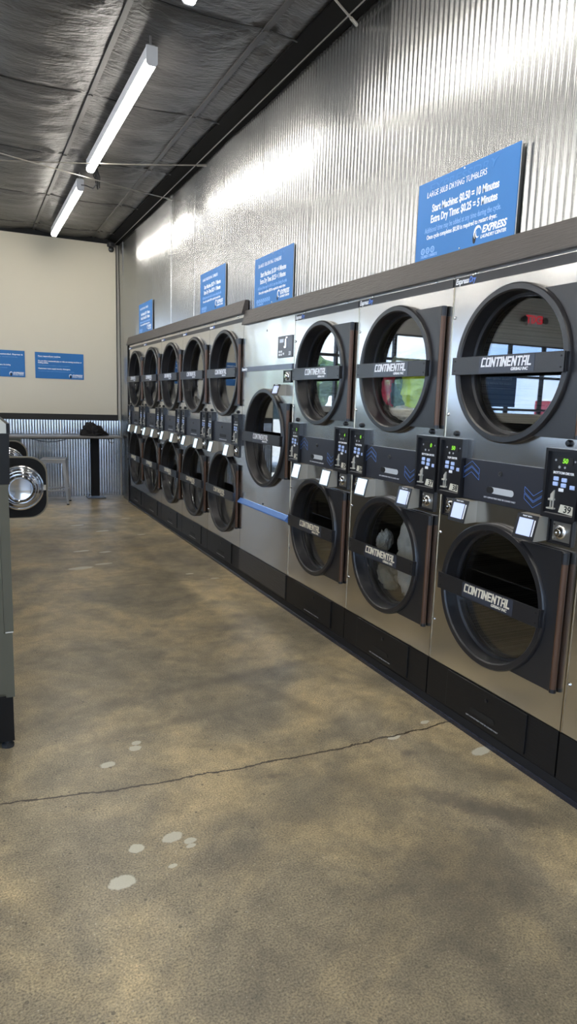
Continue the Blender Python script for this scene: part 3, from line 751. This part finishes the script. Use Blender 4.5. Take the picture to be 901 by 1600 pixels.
laundry('red_garment', 'red printed garment at the left of the upper drum of machine 36', 'garment', fab('red_cloth', (.62, .05, .10), vary=(14, .6)), (.105, S+.615, 1.51), (.04, .055, .10), dc, 2, fold=.2)
laundry('teal_garment', 'dark teal garment between the red and lime ones in the drum of machine 36', 'garment', fab('teal_cloth', (.04, .10, .13), vary=(18, .7)), (.115, S+.535, 1.50), (.045, .045, .09), dc, 3, fold=.2)
laundry('cream_garment', 'crumpled cream and grey garment at the bottom of the upper drum of machine 36', 'garment', fab('cream_cloth', (.55, .50, .42), vary=(12, .4)), (.115, S+.47, 1.385), (.045, .16, .045), dc, 4, fold=.25)
laundry('grey_garment', 'grey garment on top of the pile in the upper drum of machine 36', 'garment', fab('grey_cloth', (.38, .42, .28)), (.15, S+.50, 1.665), (.06, .14, .04), dc, 5, fold=.25)
dc = (S+.405, .657, .252)
laundry('white_sheet', 'white sheet hanging down the right of the lower drum of machine 37', 'sheet', fab('sheet_cloth', (.55, .54, .50)), (.15, S+.37, .66), (.07, .10, .22), dc, 6, fold=.3)
laundry('tan_towel', 'greyish tan towel heaped in the lower drum of machine 37', 'towel', fab('tan_cloth', (.27, .245, .19)), (.115, S+.54, .51), (.045, .085, .09), dc, 7, fold=.34)
laundry('white_towel', 'pale towel curled at the left of the lower drum of machine 37', 'towel', fab('sheet_cloth', (.55, .54, .50)), (.13, S+.62, .68), (.045, .035, .06), dc, 8, fold=.34)
S = SEAMS[3]
laundry('striped_cloth', 'crumpled cloth at the bottom of the single-door dryer drum', 'cloth', fab('striped_cloth_weave', (.33, .33, .30), vary=(40, .6)), (.22, S+.33, .93), (.14, .17, .07), (S+.425, 1.163, .30), 9, fold=.35)
S = SEAMS[5]
laundry('white_laundry', 'white laundry in the upper drum of the second far stacked dryer', 'laundry', fab('sheet_cloth', (.42, .41, .38)), (.18, S+.50, 1.50), (.10, .14, .20), (S+.385, 1.645, .29), 10, fold=.4)
S = SEAMS[6]
laundry('white_laundry', 'white laundry low in the upper drum of the middle far stacked dryer', 'laundry', fab('sheet_cloth', (.42, .41, .38)), (.16, S+.40, 1.47), (.09, .15, .12), (S+.385, 1.645, .29), 11, fold=.4)

# ------------------------------------------------------------------ signs
def wall_sign(y0, title, l1, l2, dots, sub, label):
    """blue price sign on the corrugated wall, y0 = its right edge as seen"""
    w, h, z0 = .650, .345, 2.108
    if y0 > 5: z0 += .084
    t = thing('price_sign', label, 'sign', (0, y0+w/2, z0), 0, 'blue price signs on the corrugated wall')
    Q = lambda u, v: (.0105, w/2-u*w, (1-v)*h)
    part('sign_board', ('sign', 'b'), lambda: box(.011, .015, -w/2, w/2, 0, h), BLUE, t)
    part('sign_back', ('sign', 'bk'), lambda: box(.015, .018, -w/2-.002, w/2+.002, -.001, h+.001), mat('sign_edge_white', (.7, .7, .68), .5), t)
    text(t, 'EXPRESSDRY', Q(.12, .11), .052, BLUEGHOST, 'ghost_lettering', shear=.15, width=.45)
    text(t, title, Q(.10, .175), .036, WHITE, 'title_lettering', shear=.1, width=.40)
    text(t, l1, Q(.17, .365), .046, WHITE, 'price_lettering', bold=.025, width=.435)
    text(t, l2, Q(.16, .50), .046, WHITE, 'price_lettering', bold=.025, width=.435)
    text(t, 'Additional time may be added at any time during the cycle.', Q(.10, .63), .034, BLUEPALE, 'note_lettering', width=.50)
    text(t, 'Once cycle completes $0.50 is required to restart dryer.', Q(.125, .72), .027, WHITE, 'note_lettering', bold=.02, width=.465)
    text(t, 'EXPRESS', Q(.71, .832), .040, WHITE, 'brand_lettering', bold=.04, shear=.25, width=.145)
    text(t, 'LAUNDRY CENTER', Q(.70, .912), .019, WHITE, 'brand_lettering', bold=.03, shear=.25, width=.15)
    a = Q(.672, .86)
    def swirl():
        bm = bmesh.new(); n = 18
        for rr, w2, ph, span in ((.022, .009, .3, 3.6), (.012, .005, 2.4, 3.0)):
            P1 = []; P2 = []
            for i in range(n+1):
                tt = ph+span*i/n; ww = w2*math.sin(PI*i/n)+.0006
                P1.append((-(rr+ww/2)*math.cos(tt), (rr+ww/2)*math.sin(tt)*1.25)); P2.append((-(rr-ww/2)*math.cos(tt), (rr-ww/2)*math.sin(tt)*1.25))
            prism(bm, P1+P2[::-1], 0, -.0006, .0004)
        return bm
    part('swirl_mark', ('swirl', 'L'), swirl, WHITE, t, a)
    part('swirl_shadow', ('swirl2', 'L'), lambda: prism(bmesh.new(), [(.020+.010*math.cos(q), -.016+.022*math.sin(q)) for q in [i*PI/8 for i in range(16)]], 0, -.0003, .0004), HOLE, t, a)
    for i in range(dots):
        b = Q(.09+i*.055, .885)
        part('load_icon', ('sign', 'dot'), lambda: lathe(bmesh.new(), [(.0145, .0004), (.0145, -.0004), (.010, -.0004), (.010, .0004)], 0, (0, 0, 0), 20, closed=True), BLUEPALE, t, b)
        part('load_bars', ('sign', 'dot2'), lambda: [bm := bmesh.new(), bx(bm, -.0003, .0004, -.006, .006, .002, .005), bx(bm, -.0003, .0004, -.006, .006, -.005, -.002)][0], BLUEPALE, t, b)
    text(t, sub, Q(.07, .955), .018, BLUEPALE, 'load_lettering', bold=.02, width=.12)
    for u, v in ((.5, .025), (.5, .975)):
        b = Q(u, v); part('sign_screw', ('sign', 'sc'), lambda: lathe(bmesh.new(), [(.005, 0), (.004, -.003), (0, -.004)], 0, (0, 0, 0), 10), CHROME, t, b)
wall_sign(2.138, 'LARGE 30LB DRYING TUMBLERS', 'Start Machine: $0.50 = 10 Minutes', 'Extra Dry Time: $0.25 = 5 Minutes', 3, '3 LOADS / 3 BASKETS', 'large blue price sign for 30LB tumblers above the nearest dryer')
wall_sign(4.150, 'XLARGE 75LB DRYING TUMBLERS', 'Start Machine: $1.00 = 4 Minutes', 'Extra Dry Time: $0.25 = 1 Minutes', 7, '7 LOADS', 'blue price sign above the single-door dryer')
wall_sign(5.446, 'LARGE 45LB DRYING TUMBLERS', 'Start Machine: $0.75 = 7 Minutes', 'Extra Dry Time: $0.25 = 3 Minutes', 4, '4 LOADS', 'blue price sign above the first far stacked dryer')
wall_sign(7.876, 'LARGE 45LB DRYING TUMBLERS', 'Start Machine: $0.75 = 7 Minutes', 'Extra Dry Time: $0.25 = 3 Minutes', 4, '4 LOADS', 'farthest small blue price sign, above the dryers nearest the end wall')

def poster(x0, x1, z0, z1, lines, label, tilt=0, y=YE-.022, group='blue notices on the cream end wall'):
    w, h = x1-x0, z1-z0
    t = thing('wall_notice', label, 'sign', (x0, y, z0), 0, group)
    obj('notice_board', box(0, w, -.006, -.001, 0, h), mat('notice_blue', (.015, .15, .42), .45), t)
    for (u, v, s, sz, wd, m, b) in lines:
        text(t, s, (u*w, -.0066, (1-v)*h), sz, m, 'notice_lettering', ori='E', bold=b, width=wd*w)
    text(t, 'EXPRESS', (.76*w, -.0066, .145*h), .036, WHITE, 'brand_lettering', ori='E', bold=.04, shear=.25, width=.135)
    text(t, 'LAUNDRY CENTER', (.755*w, -.0066, .075*h), .014, WHITE, 'brand_lettering', ori='E', bold=.03, shear=.25, width=.135)
    P1 = []; P2 = []
    for i in range(17):
        tt = .2+3.7*i/16; ww = .010*math.sin(PI*i/16)+.0006
        P1.append(((.02+ww/2)*math.cos(tt)+.725*w, (.024+ww/2)*math.sin(tt)+.115*h)); P2.append(((.02-ww/2)*math.cos(tt)+.725*w, (.024-ww/2)*math.sin(tt)+.115*h))
    obj('swirl_mark', prism(bmesh.new(), P1+P2[::-1], 1, -.0068, -.006), WHITE, t)
    obj('swirl_shadow', prism(bmesh.new(), [(.722*w+.012*math.cos(q), .09*h+.02*math.sin(q)) for q in [i*PI/8 for i in range(16)]], 1, -.0065, -.006), HOLE, t)
    return t
GR = [(.06, .15, 'Please respect all your machines.', .024, .46, WHITE, .04), (.06, .20, 'Por favor respete sus maquinas.', .012, .40, BLUEPALE, 0),
      (.06, .33, 'Do not allow unattended play or ride on running machines or', .024, .90, WHITE, .04), (.06, .40, 'folding tables.', .024, .21, WHITE, .04), (.06, .50, 'No permita que los ninos jueguen o se suban a las maquinas.', .012, .64, BLUEPALE, 0),
      (.06, .62, 'Customers must supply laundry detergent.', .024, .66, WHITE, .04), (.06, .72, 'Los clientes deben traer su detergente para lavar la ropa.', .012, .74, BLUEPALE, 0)]
poster(-1.098, -.466, 1.634, 1.979, GR, 'blue notice nearer the corner on the cream end wall')
GR2 = [(.06, .15, 'Never leave laundry unattended. Express is', .024, .90, WHITE, .04), (.06, .25, 'Nunca deje la ropa desatendida.', .012, .8, BLUEPALE, 0), (.06, .37, 'No somos responsables.', .012, .35, BLUEPALE, 0),
       (.06, .55, 'not responsible for lost or stolen items. No folding.', .024, .66, WHITE, .04), (.06, .66, 'Gracias por su visita.', .012, .6, BLUEPALE, 0), (.06, .70, 'Thank you.', .024, .25, WHITE, .04)]
poster(-1.858, -1.226, 1.637, 1.982, GR2, 'blue notice partly cut by the left photo edge on the cream end wall')
t = thing('window_notice', 'blue emergency stop notice on the far shopfront frame', 'sign', (-7.35, YE-.03, 1.45))
obj('notice_board', box(0, 1.05, -.006, 0, 0, .6), mat('notice_deep_blue', (.01, .06, .16), .5), t)
for v, s, wd in ((.52, 'Press stop only in', .8), (.43, 'case of emergency.', .8), (.34, 'Machine cannot be restarted', .55)):
    text(t, s, (.12, -.0066, v), .07 if wd > .6 else .035, mat('dim_white', (.4, .45, .5), .5), 'notice_lettering', ori='E', width=wd)

# exit sign reflected in the nearest door
t = thing('exit_sign', 'red EXIT sign with twin lamp heads over the shopfront', 'exit sign', (-7.64, YE, 2.96))
obj('housing', box(-.17, .17, -.06, 0, 0, .22, bev=.01), EXITW, t)
text(t, 'EXIT', (0, -.061, .11), .20, EXITR, ori='E', bold=.03, align='CENTER')
for s in (-1, 1):
    a = obj('lamp_head', lathe(bmesh.new(), [(.03, 0), (.06, -.09), (.055, -.095), (0, -.095)], 1, (s*.26, 0, .11), 20), mat('lamp_head_grey', (.10, .10, .10), .4), t, smooth=True)
    obj('bracket', box(min(s*.17, s*.24), max(s*.17, s*.24), -.03, -.01, .10, .12), EXITW, t)

# ------------------------------------------------------------------ lamps
def led(x, y0, y1, label, group='LED strip lights under the black ceiling'):
    t = thing('strip_light', label, 'light', (x, y0, 3.35), 0, group)
    L = y1-y0
    K = ('led', round(L, 2))
    part('housing', K+('h',), lambda: box(-.033, .033, 0.01, L-.01, .034, .102, bev=.004), LAMPB, t)
    part('diffuser', K+('d',), lambda: prism(bmesh.new(), [(-.031, .036), (-.031, .014), (-.021, .002), (0, -.002), (.021, .002), (.031, .014), (.031, .036)], 1, .012, L-.012), LED, t)
    for q in (0, L-.011):
        part('end_cap', K+('c',), lambda: prism(bmesh.new(), [(-.034, .104), (-.034, .012), (-.022, -.001), (0, -.003), (.022, -.001), (.034, .012), (.034, .104)], 1, 0, .011), LAMPB, t, (0, q, 0))
    for q in (.02, L-.05):
        part('hanger', K+('hg',), lambda: [bm := bmesh.new(), bx(bm, -.02, .02, 0, .03, .108, .118), bx(bm, -.006, .006, .01, .02, .116, .20), bx(bm, -.024, -.018, 0, .03, .098, .116), bx(bm, .018, .024, 0, .03, .098, .116)][0], mat('hanger_steel', (.35, .35, .35), .4, .7), t, (0, q, 0))
    return t
led(-.893, 4.25, 6.43, 'bright LED strip light nearest in view, second in its ceiling row')
led(-.890, 7.02, 9.16, 'shorter-looking LED strip light near the end wall')
led(-.885, 1.20, 3.56, 'LED strip light overhead whose tip shows at the top edge of the photo')
led(-.87, -1.6, .75, 'LED strip light behind the camera')
led(-3.9, 4.15, 6.46, 'LED strip light over the washer island'); led(-3.9, 1.25, 3.64, 'LED strip light over the near end of the washer island'); led(-3.9, 7.02, 9.16, 'LED strip light beyond the washer island')  # unseen lamp row, added for extra illumination
led(-6.9, 4.15, 6.46, 'LED strip light on the far left side'); led(-6.9, 1.25, 3.64, 'LED strip light on the near left side'); led(-3.9, -1.6, .75, 'LED strip light at the back left')  # more lamps added out of view to brighten the room
# wiring bundle between the two lamps
bm = bmesh.new()
bx(bm, -.86, -.78, 6.56, 6.62, 3.455, 3.50)
for i, (dx, dz, dy) in enumerate(((0, -.17, .05), (.012, -.13, .10), (-.015, -.10, .02), (.02, -.15, .07))):
    tube(bm, [(-.82+dx*.3, 6.59, 3.46), (-.80+dx, 6.60+dy*.3, 3.46+dz*.5), (-.79+dx, 6.62+dy, 3.46+dz), (-.80+dx*1.6, 6.66+dy, 3.455+dz*.55), (-.83, 6.62, 3.47)], .005, 6)
tube(bm, [(-.80, 6.62, 3.33), (-.82, 6.75, 3.31), (-.86, 6.9, 3.37), (-.88, 7.01, 3.40)], .006, 6)
tag(obj('wiring_bundle', bm, DARKP), 'black cable bundle hanging between the two strip lights', 'cable')
# brace cables
def cable(y0, slope, z, label, r=.0055):
    """slack rod from the wall top right across to the left wall"""
    L = -XL-.012; P = [(-L*k/30, y0+slope*L*k/30, z-4*.24*(k/30)*(1-k/30)) for k in range(31)]
    bm = tube(bmesh.new(), P, r, 8); a = Vector(P[0]); d = (Vector(P[1])-a).normalized()
    tube(bm, [a, a+d*.08], r*1.7, 6); tag(obj('brace_cable', bm, WIRE), label, 'cable', 'brace cables under the ceiling')
cable(5.93, .203, 3.42, 'brace cable fixed to the wall top beside the price signs, running left across the lamp')
cable(7.00, -.611, 3.395, 'brace cable fixed nearer the end wall, crossing below the lamp gap')
cable(3.43, -.79, 3.42, 'brace cable at the top of the photo, fixed above the 30LB sign')

# ceiling corner camera
t = thing('security_camera', 'small black security camera in the ceiling corner above the end wall', 'camera', (-.09, YE-.12, 3.47))
obj('mount', lathe(bmesh.new(), [(.055, .0), (.055, -.045), (.04, -.052), (0, -.052)], 2, (0, 0, 0), 24), DARKP, t, smooth=True)
obj('lens_ball', lathe(bmesh.new(), [(0, -.118), (.02, -.115), (.034, -.098), (.038, -.08), (.034, -.062), (.02, -.048), (0, -.045)], 2, (-.0, 0, 0), 20), mat('camera_grey', (.03, .03, .03), .25), t, smooth=True)

# ------------------------------------------------------------------ end-wall desk, stool, jacket
t = thing('wall_desk', 'long narrow grey counter along the corrugated end wall', 'counter', (0, 9.55, 0))
obj('counter_top', prism(bmesh.new(), [(9.33-9.55, .853), (9.325-9.55, .866), (9.33-9.55, .879), (.20, .879), (.20, .853)], 0, -2.05, -.04), DESKM, t)
obj('post', box(-.418, -.312, .04, .14, .03, .853), TRIMB, t)
obj('foot_plate', box(-.475, -.235, -.03, .20, 0, .012), mat('foot_plate_grey', (.12, .12, .12), .4, .6), t)
obj('support_rail', box(-2.0, -.08, .15, .20, .82, .852), TRIMB, t)
obj('end_panel', box(-1.52, -1.325, .06, .16, 0, .853), mat('panel_grey_green', (.22, .23, .20), .5), t)
bm = tube(bmesh.new(), [(-1.27, 9.42, .852), (-1.20, 9.42, .835), (-1.10, 9.42, .812), (-1.0, 9.42, .800), (-.9, 9.42, .805), (-.80, 9.42, .825), (-.74, 9.42, .852)], .005, 6)
tag(obj('hanging_cable', bm, DARKP), 'black cable sagging in a loop under the counter above the stool', 'cable', 'cables hanging under the counter')
bm = tube(bmesh.new(), [(-.23, 9.42, .852), (-.20, 9.42, .80), (-.165, 9.42, .785), (-.135, 9.42, .80), (-.12, 9.42, .852)], .004, 6)
tag(obj('hanging_cable', bm, DARKP), 'short black cable loop under the counter right of its post', 'cable', 'cables hanging under the counter')
# jacket
def jacket():
    bm = bmesh.new(); bmesh.ops.create_icosphere(bm, subdivisions=5, radius=1)
    for v in bm.verts:
        n = v.co.normalized(); q = n*1.4+Vector((3.3, 1.1, 5))
        k = 1+.30*(1-abs(noise.noise(q*1.6)*2.4))+.20*(1-abs(noise.noise(q*3.6)*2.2))-.28
        x = n.x*k*.175; y = n.y*k*.11; z = n.z*k
        K = [(-.25, .07), (-.17, .16), (-.12, .21), (-.075, .25), (-.02, .20), (.04, .165), (.10, .165), (.14, .13), (.18, .08), (.25, .03)]
        prof = K[0][1]
        for (a, pa), (b, pb) in zip(K, K[1:]):
            if a <= x <= b: prof = pa+(pb-pa)*(x-a)/(b-a)
        zz = max(0, z)*prof*.80
        v.co = Vector((x, y, zz+ (0 if z > 0 else z*.004)))
    return bm
o = obj('jacket', jacket(), CLOTHB, loc=(-.385, 9.52, .884))
for p in o.data.polygons: p.use_smooth = True
tag(o, 'crumpled black jacket lying on the grey counter near the corner', 'jacket')
# stool
t = thing('metal_stool', 'backless grey metal stool in front of the corrugated end wall', 'stool', (-.946, 9.263, 0), -.21)
obj('seat', box(-.155, .155, -.15, .15, .575, .598, bev=.008), STOOLM, t)
obj('apron', [bm := bmesh.new(), bx(bm, -.145, .145, -.142, -.136, .545, .577), bx(bm, -.145, .145, .136, .142, .545, .577), bx(bm, -.142, -.136, -.14, .14, .545, .577), bx(bm, .136, .142, -.14, .14, .545, .577)][0], STOOLM, t)
for sx in (-1, 1):
    for sy in (-1, 1):
        bm = bmesh.new(); top = Vector((sx*.128, sy*.125, .572)); bot = Vector((sx*.178, sy*.17, .014))
        A = [bm.verts.new(top+Vector(d)) for d in ((-.022, -.014, 0), (.022, -.014, 0), (.022, .014, 0), (-.022, .014, 0))]
        B = [bm.verts.new(bot+Vector(d)) for d in ((-.012, -.010, 0), (.012, -.010, 0), (.012, .010, 0), (-.012, .010, 0))]
        bm.faces.new(A); bm.faces.new(B[::-1])
        for i in range(4): bm.faces.new((A[i], A[(i+1) % 4], B[(i+1) % 4], B[i]))
        lg = obj('leg', bm, STOOLM, t); obj('foot_cap', box(bot.x-.015, bot.x+.015, bot.y-.012, bot.y+.012, 0, .016), RUB, lg)
bm = bmesh.new(); q = .160; z = .185
for a, b in (((-q, -q*.95, z), (q, -q*.95, z)), ((q, -q*.95, z), (q, q*.95, z)), ((q, q*.95, z), (-q, q*.95, z)), ((-q, q*.95, z), (-q, -q*.95, z))): tube(bm, [a, b], .008, 8)
obj('foot_rail', bm, STOOLM, t)

# ------------------------------------------------------------------ washers
def rrect(cx, cz, w, h, r, n=8):
    pts = []
    for sx, sz, a0 in ((1, 1, 0), (-1, 1, PI/2), (-1, -1, PI), (1, -1, 3*PI/2)):
        for i in range(n+1):
            a = a0+PI/2*i/n; pts.append((cx+sx*(w/2-r)+r*math.cos(a), cz+sz*(h/2-r)+r*math.sin(a)))
    return pts
def washer(y0, open_, label):
    W = .89; XF = 0
    t = thing('washing_machine', label, 'washer', (-1.828, y0, 0), 0, 'front-loading washers in the island row')
    c, z = .52, .735
    part('body', ('w', 'body'), lambda: [bm := bmesh.new(), bx(bm, -.85, -.035, 0, .012, .235, 1.088), bx(bm, -.85, -.035, W-.012, W, .235, 1.088), bx(bm, -.85, -.84, 0, W, .235, 1.088), bx(bm, -.85, -.035, 0, W, .235, .245)][0], WASHG, t)
    part('front_panel', ('w', 'fp'), lambda: (lambda bm: (bx(bm, -.034, 0, 0, .03, .502, 1.088), bx(bm, -.034, 0, W-.03, W, .502, 1.088), bm)[2])(holed_plate(bmesh.new(), .03, W-.03, .502, 1.088, c, z, .19, -.034, -.030)), WASHG, t)
    part('lower_front_panel', ('w', 'lf'), lambda: box(-.036, -.004, 0, W, .228, .497), WASHG, t)
    part('seam_strip', ('w', 'ss'), lambda: box(-.03, -.001, .001, W-.001, .497, .502), CHROME, t)
    cp = part('console', ('w', 'co'), lambda: prism(bmesh.new(), [(-.85, 1.090), (0.006, 1.090), (.010, 1.282), (-.85, 1.282)], 1, 0, W), WASHB, t)
    part('top_cap', ('w', 'tc'), lambda: prism(bmesh.new(), [(-.85, 1.283), (0.0, 1.283), (0.0, 1.318), (-.10, 1.385), (-.85, 1.385)], 1, 0, W), WASHT, t)
    part('cap_edge', ('w', 'ce'), lambda: box(.0005, .012, 0, W, 1.283, 1.320), WASHB, t)
    part('control_keys', ('w', 'ck'), lambda: [bm := bmesh.new(), [bx(bm, .006, .013, .55+i*.05, .58+i*.05, 1.16, 1.19) for i in range(5)]][0], KEYS, cp)
    part('display', ('w', 'dp'), lambda: box(.005, .012, .25, .42, 1.15, 1.23), mat('dim_lcd', (.05, .08, .12), .2), cp)
    bs = part('base', ('w', 'ba'), lambda: box(-.80, -.010, .02, W-.02, .03, .228), WASHB, t)
    for x in (-.75, -.035):
        for y in (.04, W-.04): part('foot', ('w', 'ft'), lambda: lathe(bmesh.new(), [(.024, 0), (.024, .012), (.012, .018), (.012, .032)], 2, (0, 0, 0), 14), RUB, t, (x, y, 0))
    part('drum', ('w', 'dr'), lambda: openlathe(bmesh.new(), [(.192, -.034), (.205, -.08), (.205, -.50), (.01, -.51)], 0, (0, c, z), 48), CHROME, t, smooth=True)
    # door modelled shut in its own frame, hinge on +Y side
    hy = c+.235
    d = part('door', ('w', 'door'), lambda: [bm := bmesh.new(), prism(bm, rrect(-.20, 0, .40, .445, .125), 0, .004, .018)][0], WASHB, t, (-.034, hy, z))
    # all door pieces share the door's frame: x outward, y from hinge (0) to -.44
    part('door_shell', ('w', 'shell'), lambda: prism(bmesh.new(), rrect(-.203, 0, .418, .462, .130), 0, .0182, .050), RIM, d)
    part('rim_ring', ('w', 'rr'), lambda: lathe(bmesh.new(), [(.172, .006), (.172, -.004), (.166, -.012), (.158, -.014), (.152, -.006), (.150, .006)], 0, (0, -.215, 0), 56, closed=True), CHROME, d, smooth=True)
    part('glass_bowl', ('w', 'bowl'), lambda: lathe(bmesh.new(), [(.152, .002), (.148, -.010), (.141, -.012), (.138, -.026), (.131, -.030), (.124, -.030), (.120, -.050), (.112, -.056), (.106, -.054), (.100, -.076), (.092, -.084), (.086, -.080), (.078, -.070), (.04, -.066), (0, -.065)], 0, (0, -.215, 0), 56), BOWL, d, smooth=True)
    part('outer_glass', ('w', 'og'), lambda: lathe(bmesh.new(), [(.15, .050), (.15, .053), (.10, .056), (0, .058)], 0, (0, -.215, 0), 48), CARG, d, smooth=True)
    part('latch', ('w', 'la'), lambda: box(-.012, .004, -.396, -.382, -.02, .02), CHROME, d)
    part('hinge', ('w', 'hi'), lambda: box(-.01, .03, -.012, .02, -.09, .09), CHROME, d)
    if open_: d.rotation_euler = (0, 0, PI/2); d.location = (-.010, hy+.015, z)
    return t
wl = ['nearest washer in the island row, its side at the left photo edge', 'second washer of the island row, hidden behind the nearest one', 'third washer of the island row, its round-glass door swung open over the aisle',
      'fourth washer of the island row, door shut', 'fifth washer of the island row, farther one with its door swung open', 'last washer of the island row']
for i in range(6): washer(2.752+.9*i, i in (2, 4), wl[i])
o = obj('island_bulkhead', box(-3.3, -2.69, 2.76, 8.14, 0, 1.36), WASHG); tag(o, 'grey service bulkhead behind the island washers', 'bulkhead')

# ------------------------------------------------------------------ outside, seen mirrored in the door glasses
o = obj('parking_lot', box(-40, 30, YE+.3, 60, -.14, -.02), ASPH); o['kind'] = 'structure'; o.name = 'ground_outside'
o = obj('ground_front', box(-40, 30, -40, YB-.3, -.14, -.02), ASPH); o['kind'] = 'structure'
def car(x, y, rz, m, label):
    t = thing('parked_car', label, 'car', (x, y, -.02), rz)
    side = [(-2.2, .35), (-2.25, .75), (-2.1, .95), (-1.2, 1.05), (-.6, 1.5), (.9, 1.52), (1.6, 1.1), (2.15, 1.0), (2.25, .7), (2.2, .35)]
    obj('body', prism(bmesh.new(), side, 1, -.85, .85), m, t)
    for s in (-1, 1):
        y0 = s*.852; obj('side_window', prism(bmesh.new(), [(-1.0, 1.08), (-.52, 1.44), (.85, 1.45), (1.35, 1.12)], 1, min(y0, y0+s*.006), max(y0, y0+s*.006)), CARG, t)
        for xx in (-1.4, 1.4): obj('wheel', lathe(bmesh.new(), [(.18, s*.70), (.32, s*.70), (.33, s*.74), (.33, s*.86), (.31, s*.88), (.18, s*.88)], 1, (xx, 0, .33), 28), RUB, t, smooth=True)
    obj('windscreen', prism(bmesh.new(), [(-1.23, 1.07), (-.64, 1.515), (-.62, 1.50), (-1.20, 1.04)], 1, -.72, .72), CARG, t)
    return t
car(-3.3, 13.2, .15, CARW, 'white parked car outside the window nearest the cream wall')
def tree(x, y, h, r, label):
    t = thing('tree', label, 'tree', (x, y, -.02), 0, 'trees across the parking lot')
    obj('trunk', tube(bmesh.new(), [(0, 0, 0), (.1, 0, h*.3), (0, .1, h*.6)], .16, 8), BARK, t)
    bm = bmesh.new(); bmesh.ops.create_icosphere(bm, subdivisions=4, radius=1)
    for v in bm.verts:
        n = v.co.normalized(); k = 1+.35*noise.noise(n*2.5+Vector((x, y, 0)))+.18*noise.noise(n*7)
        v.co = Vector((n.x*r*k, n.y*r*k, h*.68+n.z*h*.36*k))
    obj('crown', bm, LEAF, t)
for a in ((-1.5, 30, 3.3, 2.2, 'broad tree beyond the parking lot behind the white car'), (-7.0, 34, 3.2, 2.2, 'tree beyond the parking lot left of the blue awning'), (-12.5, 30, 3.6, 2.3, 'tree between the parked car and the red shed'), (-19, 32, 3.4, 2.4, 'tree standing far behind the red shed')): tree(*a)
t = thing('canopy', 'grey flat canopy over the forecourt outside', 'canopy', (-3.2, 19, 0))
obj('roof', box(-2.5, 2.6, -1.5, 1.5, 3.2, 3.75), CANOPY, t)
for s in (-2.2, 2.3): obj('post', box(s-.07, s+.07, -.07, .07, -.02, 3.2), EXITW, t)
t = thing('market_stall', 'stall with a blue pitched awning outside', 'awning', (-4.2, 24, 0))
obj('awning', prism(bmesh.new(), [(-2, 1.7), (0, 2.6), (2, 1.7)], 1, -1, 1), AWN, t)
for s in (-1.8, 1.8): obj('post', box(s-.05, s+.05, -.05, .05, -.02, 1.75), EXITW, t)
o = obj('red_building', box(-20.1, -19.2, 19, 21, -.02, 1.75), REDB); tag(o, 'low red-sided shed across the parking lot', 'shed')

# ------------------------------------------------------------------ world
w = bpy.data.worlds.new('sky'); bpy.context.scene.world = w; w.use_nodes = True
n, l = w.node_tree.nodes, w.node_tree.links; bg = n['Background']
tc = n.new('ShaderNodeTexCoord'); nz = n.new('ShaderNodeTexNoise'); nz.inputs['Scale'].default_value = 3; nz.inputs['Detail'].default_value = 5
mp = n.new('ShaderNodeMapping'); mp.inputs['Scale'].default_value = (1, 1, 3); l.new(tc.outputs['Generated'], mp.inputs[0]); l.new(mp.outputs[0], nz.inputs[0])
r = n.new('ShaderNodeValToRGB'); r.color_ramp.elements[0].position = .42; r.color_ramp.elements[0].color = (.36, .56, 1, 1)
r.color_ramp.elements[1].position = .66; r.color_ramp.elements[1].color = (.9, .95, 1, 1); l.new(nz.outputs[0], r.inputs[0]); l.new(r.outputs[0], bg.inputs[0])
bg.inputs['Strength'].default_value = 2.3
sun = bpy.data.lights.new('sun', 'SUN'); sun.energy = 5; sun.angle = .02; sun.color = (1, .95, .88)
so = bpy.data.objects.new('sun', sun); C.objects.link(so); so.rotation_euler = Vector((-.2, .42, -.88)).to_track_quat('-Z', 'Y').to_euler()

# ------------------------------------------------------------------ camera
f, yaw, pitch, roll = 1046.70, .4483, .1646, -.0317
cx, cz = -1.9602, 1.4381
fw = Vector((math.sin(yaw)*math.cos(pitch), math.cos(yaw)*math.cos(pitch), -math.sin(pitch)))
r0 = Vector((math.cos(yaw), -math.sin(yaw), 0)); d0 = fw.cross(r0)
rt = r0*math.cos(roll)+d0*math.sin(roll); dn = -r0*math.sin(roll)+d0*math.cos(roll)
cam = bpy.data.cameras.new('camera'); co = bpy.data.objects.new('camera', cam); C.objects.link(co)
cam.sensor_fit = 'VERTICAL'; cam.sensor_height = 36; cam.lens = f/1600*36; cam.clip_start = .05
M = Matrix((rt, -dn, -fw)).transposed().to_4x4(); M.translation = Vector((cx, 0, cz)); co.matrix_world = M
sc = bpy.context.scene; sc.camera = co
sc.view_settings.view_transform = 'Standard'; sc.view_settings.look = 'None'; sc.view_settings.gamma = 1; sc.view_settings.use_curve_mapping = False
sc.view_settings.exposure = 1.6
cy = sc.cycles; cy.use_denoising = True; cy.max_bounces = 8; cy.glossy_bounces = 5; cy.diffuse_bounces = 4; cy.transparent_max_bounces = 16; cy.sample_clamp_indirect = 6
try: cy.denoiser = 'OPENIMAGEDENOISE'
except Exception: pass
